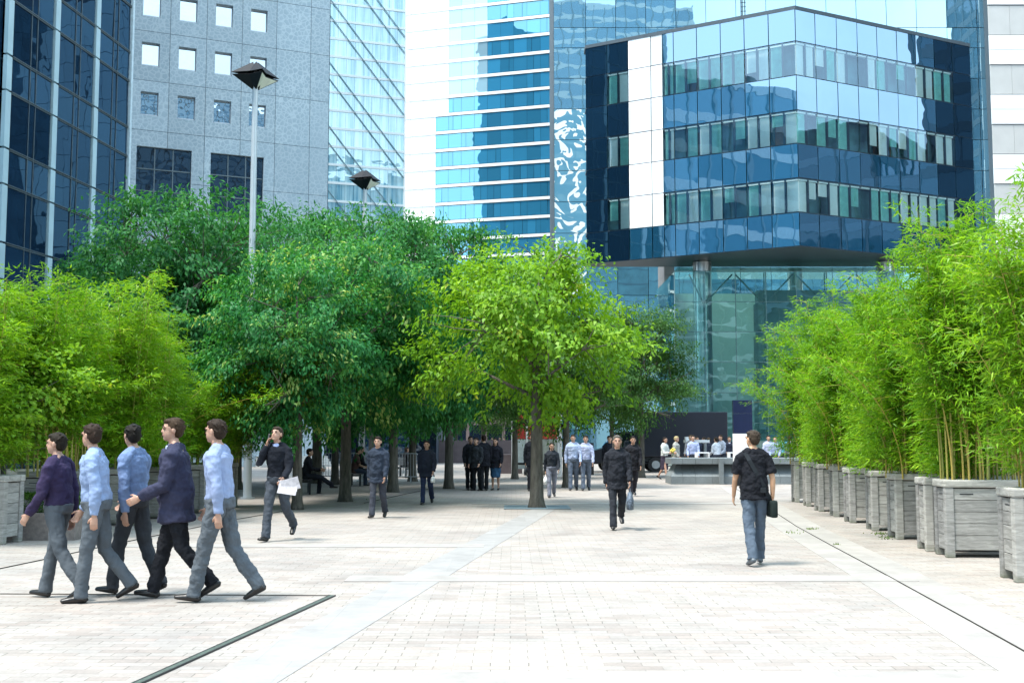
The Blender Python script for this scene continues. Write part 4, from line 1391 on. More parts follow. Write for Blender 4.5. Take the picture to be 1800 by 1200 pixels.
# left hand row
yawL = -math.atan(0.13)
lc = [(144, 939), (233, 924), (302, 912), (358, 902), (402, 893)]
NL = ['nearest', 'second', 'third', 'fourth', 'farthest']
for k, (px, py) in enumerate(lc):
    g = G(px, py)
    o = copy_tree(PL)
    u = Vector((math.cos(yawL), math.sin(yawL), 0))
    q = g - u * 1.2
    o.location = (q.x, q.y, 0); o.rotation_euler = (0, 0, yawL)
    tag(o, '%s wooden planter of the left row behind the walking group' % NL[k], 'planter', 'wooden planters of the left hand row')
    put_bamboo((BC, BY, BV[2], BL, BL)[k], q.x + 0.6, q.y + 0.3, 0.97, (1.3, 3.2, 5.1, 0.25, -0.1)[k], ((1.2, 0.80), (1.15, 0.92), (1.15, 0.80), (1.0, 0.80), (1.1, 0.72))[k],
               'leafy bamboo in the %s planter of the left row' % NL[k], 'bamboo clumps of the left hand row')
for k, (px, Y) in enumerate(((28, 21.5), (130, 23.5), (220, 25.5))):
    g = at(px, 600, Y)
    o = copy_tree(PL); o.location = (g.x - 0.6, g.y, 0); o.rotation_euler = (0, 0, yawL)
    nm = ['leftmost', 'middle', 'rightmost'][k]
    tag(o, 'wooden planter behind the left row, %s of three' % nm, 'planter', 'planters of the left hand back row')
    put_bamboo((BY, BY, BV[2])[k], g.x, g.y + 0.3, 0.97, k * 2.2 + 0.4, (1.25, (0.87, 0.85, 0.90)[k]), 'bamboo behind the left planter row, %s of three' % nm, 'bamboo clumps of the left hand back row')
g = G(4, 957)
o = copy_tree(PL); u = Vector((math.cos(yawL), math.sin(yawL), 0)); q = g - u * 1.2
o.location = (q.x, q.y, 0); o.rotation_euler = (0, 0, yawL)
tag(o, 'wooden planter cut off by the left edge of the picture', 'planter')
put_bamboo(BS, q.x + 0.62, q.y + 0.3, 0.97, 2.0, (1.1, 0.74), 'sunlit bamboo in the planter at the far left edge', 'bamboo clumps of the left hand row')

# maple-like shrub and clipped hedge in a stone trough
def make_shrub(seed):
    t = make_tree('maple_shrub', seed, 1.25, 1.25, 3.9, 0.05, 230, 46, 0.11, 0.09, GL, fork=1.2, droop=0.25, spray=0.22, tone=(0.6, 0.25))
    return t
ms = make_shrub(77)
g = at(14, 600, 18.9)
ms.location = (g.x, g.y, 0.42); ms.scale = (0.85, 0.85, 0.78)
tag(ms, 'bushy maple leaved shrub rising from the stone trough on the left', 'shrub')
g0, g1 = G(5, 950), G(118, 932)
trgh = empty('stone_trough', (g0.x - 0.35, g0.y + 0.05, 0), yawL + 0.16, label='low brown stone trough with a clipped hedge at the left edge', cat='planter')
m = MB()
TW, TD, TZ = 1.45, 1.1, 0.43
for (x0, x1, y0, y1) in ((0, TW, 0, 0.1), (0, TW, TD - 0.1, TD), (0, 0.1, 0.101, TD - 0.101), (TW - 0.1, TW, 0.101, TD - 0.101)):
    m.bevbox(x0, x1, y0, y1, 0, TZ, 0.01)
m.build('wall', plain('brown_granite', (0.21, 0.175, 0.155), 0.75, var=0.25, scale=14), trgh)
m = MB(); m.box(0.1, TW - 0.1, 0.1, TD - 0.1, 0.03, TZ - 0.05); m.build('soil', M_SOIL, trgh)
rng = np.random.default_rng(3)
n = 15000
P = np.column_stack([rng.uniform(0.04, TW - 0.04, n), rng.uniform(0.04, TD - 0.04, n), rng.uniform(0.40, 0.72, n)])
keep = (P[:, 2] > 0.64 + rng.normal(size=n) * 0.03) | (P[:, 1] < 0.16) | (P[:, 0] > TW - 0.2)
P = P[keep]; n = len(P)
V, Q = leaves(P, rng.normal(size=(n, 3)) + np.array([0, -0.3, 0.7]), unit(rng, n), rng.uniform(0.02, 0.045, n), rng.uniform(0.014, 0.024, n))
hd = leaf_object('hedge', leaf_mat('box_leaf', [(0, (0.03, 0.09, 0.012)), (0.6, (0.06, 0.15, 0.02)), (1, (0.13, 0.24, 0.03))]), V, Q, rng.random(n))
hd.location = trgh.location; hd.rotation_euler = trgh.rotation_euler
tag(hd, 'clipped bright green box hedge filling the stone trough', 'hedge')
#PART3
# ------------------------------------------------------------------ people
SKIN = {}
def skin(c):
    if c in SKIN: return SKIN[c]
    m, n, l, p = new_mat('skin')
    t = noise(n, l, coords(n), 12, 3)
    r = ramp(n, l, t.outputs[0], [(0.3, tuple(x * 0.9 for x in c)), (0.7, tuple(x * 1.08 for x in c))])
    l.new(r.outputs[0], p.inputs['Base Color'])
    p.inputs['Roughness'].default_value = 0.5
    p.inputs['Subsurface Weight'].default_value = 0.08
    SKIN[c] = m
    return m
PENDING = []
FOLDS = []
for q in range(3):
    tx = bpy.data.textures.new('folds', 'CLOUDS'); tx.noise_scale = 0.075 + 0.025 * q; tx.noise_depth = 2; tx.contrast = 1.6
    FOLDS.append(tx)
def soft(mb, name, mat, parent, voxel, it=4, k=0.5, fold=0.0):
    """joins the overlapping volumes into ONE continuous smooth surface"""
    o = mb.build(name, mat, parent, smooth=True)
    r = o.modifiers.new('r', 'REMESH'); r.mode = 'VOXEL'; r.voxel_size = voxel; r.use_smooth_shade = True
    s_ = o.modifiers.new('s', 'SMOOTH'); s_.iterations = it; s_.factor = k
    if fold:
        d = o.modifiers.new('d', 'DISPLACE'); d.texture = FOLDS[len(PENDING) % 3]; d.strength = fold; d.mid_level = 0.34; d.texture_coords = 'LOCAL'
    PENDING.append(o)
    return o
def bake():
    dg = bpy.context.evaluated_depsgraph_get()
    out = [(o, bpy.data.meshes.new_from_object(o.evaluated_get(dg))) for o in PENDING]
    for o, me in out:
        mats = list(o.data.materials)
        o.modifiers.clear()
        me.name = o.name
        me.materials.clear()
        for mm in mats: me.materials.append(mm)
        me.polygons.foreach_set('material_index', [0] * len(me.polygons))
        o.data = me
    PENDING.clear()

def person(x, y, face, H, label, top=(0.02, 0.02, 0.03), bottom=(0.03, 0.03, 0.04), sleeve='long', jacket=False, skirt=False,
           hair=(0.03, 0.02, 0.015), hair_style='short', legs=((20, 6), (-18, 22)), arms=((-18, 15, 6), (18, 20, 6)), lean=3, head_yaw=0, head_pitch=0,
           group=None, detail=1, skin_c=(0.46, 0.27, 0.19), shoe=(0.015, 0.013, 0.012), sit=None, collar=None, arm_pts=None, z=0.0, scale_w=1.0):
    """face: direction the person looks, degrees, 0 = away from the camera (+Y), 90 = to the left (-X). legs: (thigh, knee) right/left, arms: (swing, elbow, spread) right/left"""
    s = H / 1.75
    vox = {2: 0.0065, 1: 0.010, 0: 0.015}[detail]
    hip_z = 0.0
    J = {}
    def leg(side, th, kn):
        h = Vector((side * 0.085, 0, 0))
        a = R(th); b = R(th - kn)
        k = h + Vector((side * 0.01, math.sin(a), -math.cos(a))) * 0.435
        an = k + Vector((0, math.sin(b), -math.cos(b))) * 0.415
        pitch = min(0, (th - kn) * 0.75) if th - kn < -8 else max(0, (th - kn) * 0.6) if th - kn > 8 and sit is None else 0
        f = Vector((side * 0.10, math.cos(R(pitch)), math.sin(R(pitch)))).normalized()
        upn = Vector((0, -math.sin(R(pitch)), math.cos(R(pitch))))
        return h, k, an, f, upn
    LG = [leg(1, *legs[0]), leg(-1, *legs[1])]
    low = min(min((an - upn * 0.085 + f * 0.18).z, (an - upn * 0.085 - f * 0.06).z) for (_, _, an, f, upn) in LG)
    base = Vector((0, 0, -low))
    if sit is not None: base = Vector((0, 0, sit / s))
    L = R(lean)
    def T(v):  # torso frame -> person frame
        v = Vector(v)
        return base + Vector((v.x, v.y * math.cos(L) + v.z * math.sin(L), -v.y * math.sin(L) + v.z * math.cos(L)))
    def S(v): return Vector(v) * s
    w = scale_w
    body = MB()
    # torso (thinner than the clothes)
    tor = [(-0.03, 0.135, 0.09), (0.06, 0.14, 0.095), (0.18, 0.125, 0.088), (0.32, 0.145, 0.10), (0.44, 0.155, 0.098), (0.50, 0.12, 0.075), (0.53, 0.065, 0.058)]
    def torso(mb, grow, z0, z1, extra=0.0, hem=0.0):
        pts, rad = [], []
        for zz, a, b in tor:
            if z0 - 1e-6 <= zz <= z1 + 1e-6:
                pts.append(S(T((0, 0.01 if 0.25 < zz < 0.46 else 0, zz)))); 
                g_ = grow + (extra if zz < 0.2 else 0)
                rad.append(((a * w + g_) * s, (b * w + g_ + (0.012 if 0.02 < zz < 0.3 else 0)) * s))
        if hem:
            pts.insert(0, S(T((0, 0, tor[0][0] - hem)))); rad.insert(0, (rad[0][0] * 1.10, rad[0][1] * 1.22))
        mb.loft(pts, rad, hint=(1, 0, 0), n=18, bulge=0.12)
    torso(body, 0, -1, 1)
    neck0, neck1 = T((0, -0.005, 0.50)), T((0, 0.015, 0.615))
    body.loft([S(neck0), S(neck1)], [0.055 * s, 0.05 * s], n=12)
    # head
    hc = T((0, 0.02, 0.70))
    HR = Matrix.Rotation(R(head_yaw), 3, 'Z') @ Matrix.Rotation(R(-head_pitch), 3, 'X')
    def hd(v): return S(hc + HR @ Vector(v))
    body.ell(hd((0, -0.008, 0.025)), (0.074 * s, 0.093 * s, 0.088 * s), 16, rot=HR)
    body.ell(hd((0, 0.025, -0.03)), (0.060 * s, 0.068 * s, 0.078 * s), 14, rot=HR)
    body.ell(hd((0, 0.052, -0.078)), (0.032 * s, 0.034 * s, 0.026 * s), 10, rot=HR)
    body.loft([hd((0, 0.078, 0.022)), hd((0, 0.094, -0.020))], [0.010 * s, 0.015 * s], n=8)
    for sd in (-1, 1):
        body.ell(hd((sd * 0.077, -0.005, -0.005)), (0.011 * s, 0.020 * s, 0.032 * s), 8, rot=HR)
        body.ell(hd((sd * 0.032, 0.079, 0.030)), (0.022 * s, 0.012 * s, 0.010 * s), 8, rot=HR)
    for sd in (-1, 1):
        body.loft([S(T((sd * 0.02, -0.01, 0.565))), S(T((sd * 0.10, -0.012, 0.505))), S(T((sd * 0.165 * w, -0.006, 0.462)))], [0.042 * s, 0.045 * s, 0.046 * s], n=10)
    # arms
    AR = []
    for i, side in ((0, 1), (1, -1)):
        sh = T((side * 0.172 * w, -0.005, 0.445))
        if arm_pts and arm_pts[i]:
            el, wr = [base + Vector(v) for v in arm_pts[i]]
        else:
            sw, eb, sp = arms[i]
            a, b = R(sw), R(sw + eb)
            el = sh + Vector((side * math.sin(R(sp)), math.sin(a) * math.cos(R(sp)), -math.cos(a) * math.cos(R(sp)))) * 0.285
            wr = el + Vector((side * math.sin(R(sp * 0.2)) - side * 0.06, math.sin(b), -math.cos(b))).normalized() * 0.25
        AR.append((sh, el, wr))
        fd = (wr - el).normalized()
        body.loft([S(sh), S(sh.lerp(el, 0.5)), S(el), S(el.lerp(wr, 0.35)), S(wr)], [0.048 * s, 0.044 * s, 0.036 * s, 0.036 * s, 0.025 * s], n=12)
        # hand: palm, four curled fingers, thumb from the side of the palm
        inn = Vector((-side, 0, 0)); inn = (inn - fd * inn.dot(fd)).normalized()     # palm faces inwards
        acr = fd.cross(inn).normalized()
        if acr.y < 0: acr = -acr                     # towards the thumb side (forward)
        pc = wr + fd * 0.055
        body.loft([S(wr), S(wr + fd * 0.03), S(wr + fd * 0.085)], [(0.024 * s, 0.017 * s), (0.036 * s, 0.016 * s), (0.040 * s, 0.014 * s)], hint=acr, n=12)
        for q, (off, ln) in enumerate(((0.030, 0.070), (0.010, 0.078), (-0.010, 0.073), (-0.029, 0.058))):
            p0 = wr + fd * 0.080 + acr * off
            d1 = (fd + inn * 0.25).normalized(); d2 = (fd + inn * (0.75 + 0.1 * q)).normalized(); d3 = (fd * 0.5 + inn).normalized()
            p1 = p0 + d1 * ln * 0.45; p2 = p1 + d2 * ln * 0.32; p3 = p2 + d3 * ln * 0.23
            body.loft([S(p0), S(p1), S(p2), S(p3)], [0.0092 * s, 0.0088 * s, 0.008 * s, 0.007 * s], n=7)
        t0 = wr + fd * 0.025 + acr * 0.028
        t1 = t0 + (fd * 0.7 + acr * 0.7 + inn * 0.3).normalized() * 0.035
        t2 = t1 + (fd * 0.9 + acr * 0.3 + inn * 0.4).normalized() * 0.03
        body.loft([S(t0), S(t1), S(t2)], [0.012 * s, 0.0105 * s, 0.008 * s], n=7)
    # legs
    for (h, k, an, f, upn) in LG:
        h, k, an = base + h, base + k, base + an
        body.loft([S(h), S(h.lerp(k, 0.5)), S(k), S(k.lerp(an, 0.35)), S(an)], [0.078 * s, 0.066 * s, 0.049 * s, 0.048 * s, 0.033 * s], n=12)
        body.loft([S(an + upn * 0.01), S(an - upn * 0.05 + f * 0.05), S(an - upn * 0.062 + f * 0.14)], [0.033 * s, 0.034 * s, (0.036 * s, 0.022 * s)], n=10)
    b = soft(body, 'person', skin(skin_c), None, vox, 3)
    b.location = (x, y, z)
    b.rotation_euler = (0, 0, R(face))
    tag(b, label, 'person', group)
    cw = 0.016
    # top
    m = MB()
    tuck = not jacket and sleeve == 'long' and sit is None
    hem = 0.14 if jacket else 0 if tuck else 0.06
    torso(m, cw + (0.012 if jacket else 0.008), 0.05 if tuck else -0.04, 0.51, 0.0 if tuck else 0.024 if jacket else 0.012, hem)
    for i, (sh, el, wr) in enumerate(AR):
        side = 1 if i == 0 else -1
        ys = T((side * 0.03, -0.008, 0.545)); ym = T((side * 0.10, -0.012, 0.508))
        j_ = 0.006 if jacket else 0
        if sleeve == 'long':
            we = el.lerp(wr, 0.97)
            m.loft([S(ys), S(ym), S(sh), S(sh.lerp(el, 0.5)), S(el), S(el.lerp(wr, 0.5)), S(we)], [0.052 * s, 0.060 * s, (0.066 + j_) * s, (0.062 + j_) * s, (0.053 + j_) * s, (0.049 + j_) * s, (0.041 + j_) * s], n=12, bulge=0.1)
        else:
            we = sh.lerp(el, 0.72)
            m.loft([S(ys), S(ym), S(sh), S(we)], [0.052 * s, 0.060 * s, 0.068 * s, 0.072 * s], n=12, bulge=0.08)
    m.loft([S(T((0, -0.005, 0.44))), S(T((0, -0.002, 0.52))), S(T((0, 0.002, 0.565)))], [(0.13 * s, 0.09 * s), (0.088 * s, 0.078 * s), (0.066 * s, 0.064 * s)], n=14, bulge=0.1)
    soft(m, 'jacket' if jacket else 'shirt', cloth(top), b, vox * 1.1, 4, fold=0.027 * s)
    if collar:
        m = MB()
        m.loft([S(T((0, 0.005, 0.525))), S(T((0, 0.012, 0.572)))], [(0.070 * s, 0.066 * s), (0.062 * s, 0.060 * s)], n=16, bulge=0.0)
        m.loft([S(T((0, 0.085, 0.40))), S(T((0, 0.055, 0.55)))], [(0.022 * s, 0.035 * s), (0.055 * s, 0.03 * s)], n=10, bulge=0.1)
        soft(m, 'collar', cloth(collar), b, vox, 2)
    # bottom
    m = MB()
    torso(m, cw + (0.016 if tuck else 0.002), -0.03, 0.10, 0.0, 0.0)
    if skirt:
        mid = (LG[0][1] + LG[1][1]) / 2
        m.loft([S(base + Vector((0, 0, 0.08))), S(base + Vector((0, 0, -0.12))), S(base + Vector((0, mid.y * 0.9, -0.50)))], [(0.15 * s, 0.11 * s), (0.185 * s, 0.135 * s), (0.165 * s, 0.15 * s)], n=18, bulge=0.05)
    else:
        for (h, k, an, f, upn) in LG:
            h, k, an = base + h, base + k, base + an
            m.loft([S(h + Vector((0, 0, 0.03))), S(h.lerp(k, 0.14)), S(h.lerp(k, 0.6)), S(k), S(k.lerp(an, 0.4)), S(an + upn * 0.02), S(an - upn * 0.03)],
                   [0.082 * s, 0.091 * s, 0.080 * s, 0.067 * s, 0.064 * s, 0.062 * s, 0.064 * s], n=14, bulge=0.05)
    soft(m, 'skirt' if skirt else 'trousers', cloth(bottom), b, vox * 1.1, 4, fold=0.024 * s)
    for (h, k, an, f, upn) in LG:
        an = base + an
        m = MB()
        sole = an - upn * 0.085
        m.loft([S(sole - f * 0.055 + upn * 0.035), S(sole + f * 0.02 + upn * 0.040), S(sole + f * 0.11 + upn * 0.032), S(sole + f * 0.175 + upn * 0.024)],
               [(0.036 * s, 0.034 * s), (0.042 * s, 0.040 * s), (0.046 * s, 0.030 * s), (0.038 * s, 0.022 * s)], hint=(1, 0, 0), n=12, bulge=0.7)
        m.loft([S(sole + upn * 0.03), S(sole + upn * 0.09)], [(0.040 * s, 0.052 * s), (0.040 * s, 0.045 * s)], n=12, bulge=0.1)
        soft(m, 'shoe', plain('shoe_%.2f_%.2f' % shoe[:2], shoe, 0.35), b, vox, 2)
    # hair
    m = MB()
    m.ell(hd((0, -0.020, 0.040)), (0.081 * s, 0.094 * s, 0.086 * s), 16, rot=HR)
    if hair_style == 'short':
        m.ell(hd((0, -0.050, 0.0)), (0.074 * s, 0.062 * s, 0.078 * s), 14, rot=HR)
        m.ell(hd((0, 0.035, 0.082)), (0.062 * s, 0.050 * s, 0.032 * s), 12, rot=HR)
    elif hair_style == 'bald':
        m = MB()
        m.ell(hd((0, -0.050, 0.005)), (0.080 * s, 0.062 * s, 0.065 * s), 14, rot=HR)
    else:
        m.ell(hd((0, -0.055, -0.02)), (0.085 * s, 0.068 * s, 0.11 * s), 14, rot=HR)
        m.loft([hd((0, -0.05, 0.0)), hd((0, -0.075, -0.12)), hd((0, -0.085, -0.22))], [(0.085 * s, 0.05 * s), (0.09 * s, 0.045 * s), (0.06 * s, 0.03 * s)], n=12)
        m.ell(hd((0.0, 0.03, 0.085)), (0.062 * s, 0.045 * s, 0.028 * s), 12, rot=HR)
    if hair_style != 'bald':
        hr = np.random.default_rng(int(1000 * abs(x) + 10 * y))
        for q in range(46 if detail == 2 else 22):
            dv = hr.normal(size=3); dv /= np.linalg.norm(dv)
            if dv[1] > 0.35 and dv[2] < 0.55 or dv[2] < -0.5: continue
            c0 = Vector((dv[0] * 0.076, -0.018 + dv[1] * 0.088, 0.040 + dv[2] * 0.082))
            fl_ = Vector((dv[0] * 0.2 + hr.normal() * 0.3, -0.4 + hr.normal() * 0.3, -0.35 + dv[2] * 0.3)).normalized()
            m.loft([hd(c0 - fl_ * 0.012), hd(c0 + fl_ * 0.016), hd(c0 + fl_ * 0.034)], [0.010 * s, 0.0095 * s, 0.004 * s], n=6)
    hair = tuple(q * 0.6 for q in hair) if max(hair) < 0.2 else hair
    soft(m, 'hair', plain('hair_%.3f_%.3f' % hair[:2], hair, 0.65, scale=60, var=0.35, bmp=0.004, spec=0.15), b, vox, 1)
    if detail:
        m1, m2 = MB(), MB()
        for sd in (-1, 1):
            m1.ell(hd((sd * 0.031, 0.0855, 0.014)), (0.013 * s, 0.006 * s, 0.007 * s), 8, rot=HR)
            m2.loft([hd((sd * 0.015, 0.094, 0.034)), hd((sd * 0.034, 0.091, 0.039)), hd((sd * 0.050, 0.080, 0.034))], [0.004 * s] * 3, n=6)
            ey = m1.build('eye', plain('eye_dark', (0.02, 0.015, 0.012), 0.2), b); m1 = MB()
            br = m2.build('eyebrow', plain('hair_%.3f_%.3f' % hair[:2], hair, 0.6), b); m2 = MB()
        m = MB()
        m.loft([hd((-0.024, 0.082, -0.050)), hd((0, 0.091, -0.050)), hd((0.024, 0.082, -0.050))], [(0.004 * s, 0.005 * s)] * 3, n=6)
        m.build('mouth', plain('lips', (0.30, 0.12, 0.10), 0.5), b)
    b['_j'] = 0
    del b['_j']
    INFO[b.name] = dict(base=base, s=s, AR=AR, T=T, face=face, loc=Vector((x, y, z)))
    return b
INFO = {}
def wpos(b, v):
    """person-frame metres (at 1.75 m scale) -> world"""
    i = INFO[b.name]
    return i['loc'] + Matrix.Rotation(R(i['face']), 3, 'Z') @ (Vector(v) * i['s'])
def gp(px, py):
    g = G(px, py); return g.x, g.y

GRP = 'men walking left in the foreground'
NAVYC = (0.035, 0.03, 0.065); LBLUE = (0.25, 0.33, 0.50); MBLUE = (0.17, 0.24, 0.40); INDIGO = (0.04, 0.042, 0.075); PALE = (0.26, 0.32, 0.48)
GREYT = (0.10, 0.115, 0.13); DKT = (0.045, 0.05, 0.058)
x_, y_ = gp(98, 1052)
person(x_, y_, 78, 1.68, 'man in a dark purple jumper and grey trousers, leftmost of the walking group', top=(0.04, 0.03, 0.07), bottom=GREYT, legs=((15, 5), (-13, 24)), arms=((-12, 14, 8), (10, 26, 9)), group=GRP, detail=2, hair=(0.03, 0.022, 0.014), scale_w=1.04, head_yaw=12)
x_, y_ = gp(166, 1057)
person(x_, y_, 96, 1.76, 'man in a light blue shirt walking second from the left', top=LBLUE, bottom=GREYT, legs=((-8, 30), (9, 3)), arms=((9, 22, 9), (-14, 16, 8)), group=GRP, detail=2, hair=(0.05, 0.03, 0.02), lean=5, head_yaw=-30, scale_w=1.06)
x_, y_ = gp(232, 1046)
person(x_, y_, 70, 1.75, 'man in a mid blue shirt in the middle of the walking group', top=MBLUE, bottom=DKT, legs=((-10, 18), (14, 4)), arms=((14, 34, 10), (-10, 8, 8)), group=GRP, detail=2, hair=(0.02, 0.016, 0.012), head_yaw=-25, scale_w=0.97)
x_, y_ = gp(306, 1053)
person(x_, y_, 92, 1.84, 'man in an indigo jacket and black trousers, walking group', top=INDIGO, bottom=(0.015, 0.016, 0.02), jacket=True, collar=(0.5, 0.55, 0.7), legs=((17, 4), (-12, 30)), arms=((-12, 22, 8), (10, 55, 6)), group=GRP, detail=2, hair=(0.075, 0.045, 0.025), head_yaw=20, scale_w=1.08)
x_, y_ = gp(384, 1057)
person(x_, y_, 82, 1.82, 'man in a pale blue grey shirt, rightmost of the walking group', top=PALE, bottom=GREYT, legs=((-14, 22), (16, 4)), arms=((12, 18, 9), (-16, 14, 8)), group=GRP, detail=2, hair=(0.04, 0.025, 0.016), lean=4, head_yaw=-10)

# man on the phone
x_, y_ = gp(486, 950)
pm = person(x_, y_, 168, 1.82, 'man in a black jumper talking on a phone and carrying papers', top=(0.012, 0.014, 0.02), bottom=(0.06, 0.07, 0.085), legs=((16, 4), (-16, 34)), collar=(0.45, 0.52, 0.80),
            arm_pts=[((0.24, 0.14, 0.26), (0.135, 0.13, 0.53)), None], arms=((0, 0, 0), (14, 42, 10)), head_pitch=-12, head_yaw=-8, detail=2, hair=(0.07, 0.045, 0.03))
pw_ = wpos(pm, INFO[pm.name]['base'] + Vector((0.105, 0.10, 0.635)))
m = MB(); m.bevbox(-0.012, 0.012, -0.035, 0.035, -0.07, 0.07, 0.006)
o = m.build('phone', M_BLACK, loc=pw_); o.rotation_euler = (R(25), 0, R(168))
tag(o, 'black mobile phone held to the ear of the man in black', 'phone')
sh, el, wr = INFO[pm.name]['AR'][1]
hp = wpos(pm, wr + (wr - el).normalized() * 0.09)
m = MB()
for k, (rx, rz_) in enumerate(((0.1, 0.0), (-0.15, 0.25), (0.2, -0.2))):
    t = Matrix.Rotation(rz_, 4, 'Y') @ Matrix.Rotation(rx, 4, 'X')
    c = [t @ Vector(v) + Vector((0.02 * k, -0.012 * k, 0)) for v in ((-0.03, -0.004, -0.15), (0.26, -0.004, -0.12), (0.26, 0.004, -0.12), (-0.03, 0.004, -0.15), (-0.03, -0.004, 0.05), (0.25, -0.004, 0.07), (0.25, 0.004, 0.07), (-0.03, 0.004, 0.05))]
    m.hexa(c)
o = m.build('newspaper', plain('newsprint', (0.66, 0.62, 0.64), 0.8, var=0.2, scale=18), loc=hp + Vector((0.0, -0.03, -0.02)))
tag(o, 'folded pink white newspaper in the hand of the phoning man', 'newspaper')

# man walking away, black T-shirt
x_, y_ = gp(1328, 993)
bm_ = person(x_, y_, 2, 1.70, 'man in a black T-shirt and grey jeans walking away with a shoulder bag', top=(0.012, 0.013, 0.017), bottom=(0.095, 0.125, 0.165), sleeve='short', legs=((10, 5), (-8, 12)), arms=((-10, 14, 12), (8, 18, 12)),
             hair=(0.07, 0.05, 0.035), head_yaw=28, detail=2, skin_c=(0.52, 0.30, 0.18), shoe=(0.10, 0.12, 0.14), scale_w=1.06, lean=2)
I = INFO[bm_.name]; T_ = I['T']
m = MB()
pts = [(-0.12, 0.04, 0.535), (-0.125, -0.06, 0.525), (-0.085, -0.128, 0.42), (0.0, -0.142, 0.26), (0.10, -0.132, 0.08), (0.172, -0.09, -0.06), (0.20, -0.05, -0.12)]
P_ = [wpos(bm_, T_(p)) for p in pts]
bag = empty('shoulder_bag', P_[-1], R(2), label='black shoulder bag with strap across the back of the man walking away', cat='bag')
for k in range(len(P_) - 1):
    a, b = P_[k] - P_[-1], P_[k + 1] - P_[-1]
    a = Matrix.Rotation(-R(2), 3, 'Z') @ a; b = Matrix.Rotation(-R(2), 3, 'Z') @ b
    d = (b - a).normalized(); n_ = Vector((0, -1, 0.05)).normalized(); sd = d.cross(n_).normalized() * 0.026; n_ = n_ * 0.006
    m.hexa([a - sd - n_, a + sd - n_, a + sd + n_, a - sd + n_, b - sd - n_, b + sd - n_, b + sd + n_, b - sd + n_])
m.build('strap', cloth((0.02, 0.024, 0.028)), bag)
m = MB(); m.bevbox(-0.02, 0.075, -0.10, 0.17, -0.20, 0.02, 0.03); m.build('pouch', cloth((0.018, 0.026, 0.024)), bag, smooth=True)
m = MB(); m.bevbox(-0.155, -0.085, -0.125, -0.105, 0.12, 0.185, 0.006); 
m.build('buckle', M_DARKMETAL, bag)

# others, near to far
def bagobj(name, b, arm, label, mat, dims=(0.16, 0.05, 0.22), drop=0.20):
    sh, el, wr = INFO[b.name]['AR'][arm]
    p = wpos(b, wr + (wr - el).normalized() * 0.10)
    e = empty(name, (p.x, p.y, p.z), R(INFO[b.name]['face']), label=label, cat='bag')
    m = MB(); m.loft([(0, 0, -drop - dims[2]), (0, 0, -drop - dims[2] * 0.5), (0, 0, -drop)], [(dims[1], dims[0]), (dims[1] * 1.15, dims[0] * 1.1), (dims[1] * 0.6, dims[0] * 0.8)], n=16, bulge=0.1)
    m.build('pouch', mat, e, smooth=True)
    m = MB(); m.tube([(0, -dims[0] * 0.5, -drop), (0, -dims[0] * 0.25, -0.03), (0, 0, 0), (0, dims[0] * 0.25, -0.03), (0, dims[0] * 0.5, -drop)], 0.007, 6); m.build('handle', mat, e)
    return e
x_, y_ = gp(1086, 930)
p1 = person(x_, y_, 178, 1.68, 'person in a dark coat striding towards us right of the lime tree', top=(0.02, 0.022, 0.028), bottom=(0.03, 0.033, 0.04), jacket=True, legs=((12, 3), (-14, 38)), arms=((-14, 16, 8), (12, 20, 10)), hair=(0.16, 0.14, 0.12), hair_style='long', detail=2)
bagobj('handbag', p1, 1, 'black and white patterned bag carried by the person striding towards us', plain('pattern_cloth', (0.10, 0.13, 0.17), 0.7, var=0.9, scale=22), (0.17, 0.06, 0.30), 0.10)
x_, y_ = gp(1072, 857)
person(x_, y_, 175, 1.74, 'person in a dark suit walking behind the striding person in the coat', top=(0.018, 0.02, 0.03), bottom=(0.02, 0.022, 0.03), jacket=True, legs=((14, 4), (-12, 26)), arms=((-12, 12, 6), (12, 16, 6)))
x_, y_ = gp(1113, 872)
person(x_, y_, 185, 1.70, 'dark haired person in a black coat, right of the striding person', top=(0.02, 0.02, 0.025), bottom=(0.03, 0.03, 0.038), jacket=True, legs=((10, 3), (-12, 26)), arms=((-12, 12, 6), (12, 16, 6)))
x_, y_ = gp(750, 886)
p2 = person(x_, y_, 175, 1.58, 'dark haired woman in a navy coat holding a white bag', top=(0.02, 0.025, 0.04), bottom=(0.025, 0.035, 0.075), jacket=True, legs=((10, 4), (-12, 28)), arms=((-8, 12, 8), (10, 30, 10)), hair=(0.03, 0.018, 0.012), hair_style='long', detail=1)
bagobj('plastic_bag', p2, 1, 'small white bag in the hand of the woman in navy', M_WHITE, (0.09, 0.05, 0.14), 0.06)
x_, y_ = gp(664, 910)
person(x_, y_, 172, 1.66, 'person in dark navy walking in the shade left of the woman with the white bag', top=(0.03, 0.04, 0.06), bottom=(0.05, 0.055, 0.07), jacket=True, legs=((12, 4), (-10, 20)), arms=((-10, 12, 6), (10, 16, 6)))
x_, y_ = gp(970, 874)
p3 = person(x_, y_, 182, 1.52, 'person in a dark top and pale grey trousers just right of the lime tree trunk', top=(0.03, 0.035, 0.045), bottom=(0.20, 0.21, 0.26), legs=((12, 4), (-12, 26)), arms=((-10, 14, 8), (10, 20, 8)), hair=(0.025, 0.02, 0.015), hair_style='long')
bagobj('plastic_bag', p3, 0, 'white carrier bag held by the person in pale trousers', M_WHITE, (0.11, 0.06, 0.20), 0.08)
x_, y_ = gp(936, 863)
p4 = person(x_, y_, 178, 1.78, 'person in a black suit with a briefcase half hidden by the lime tree trunk', top=(0.014, 0.016, 0.022), bottom=(0.02, 0.02, 0.026), jacket=True, legs=((8, 3), (-8, 16)), arms=((-6, 8, 10), (6, 10, 8)))
bagobj('briefcase', p4, 0, 'black briefcase held by the suited person behind the lime tree', M_BLACK, (0.18, 0.045, 0.24), 0.04)
GW = 'men in pale shirts before the notice stand'
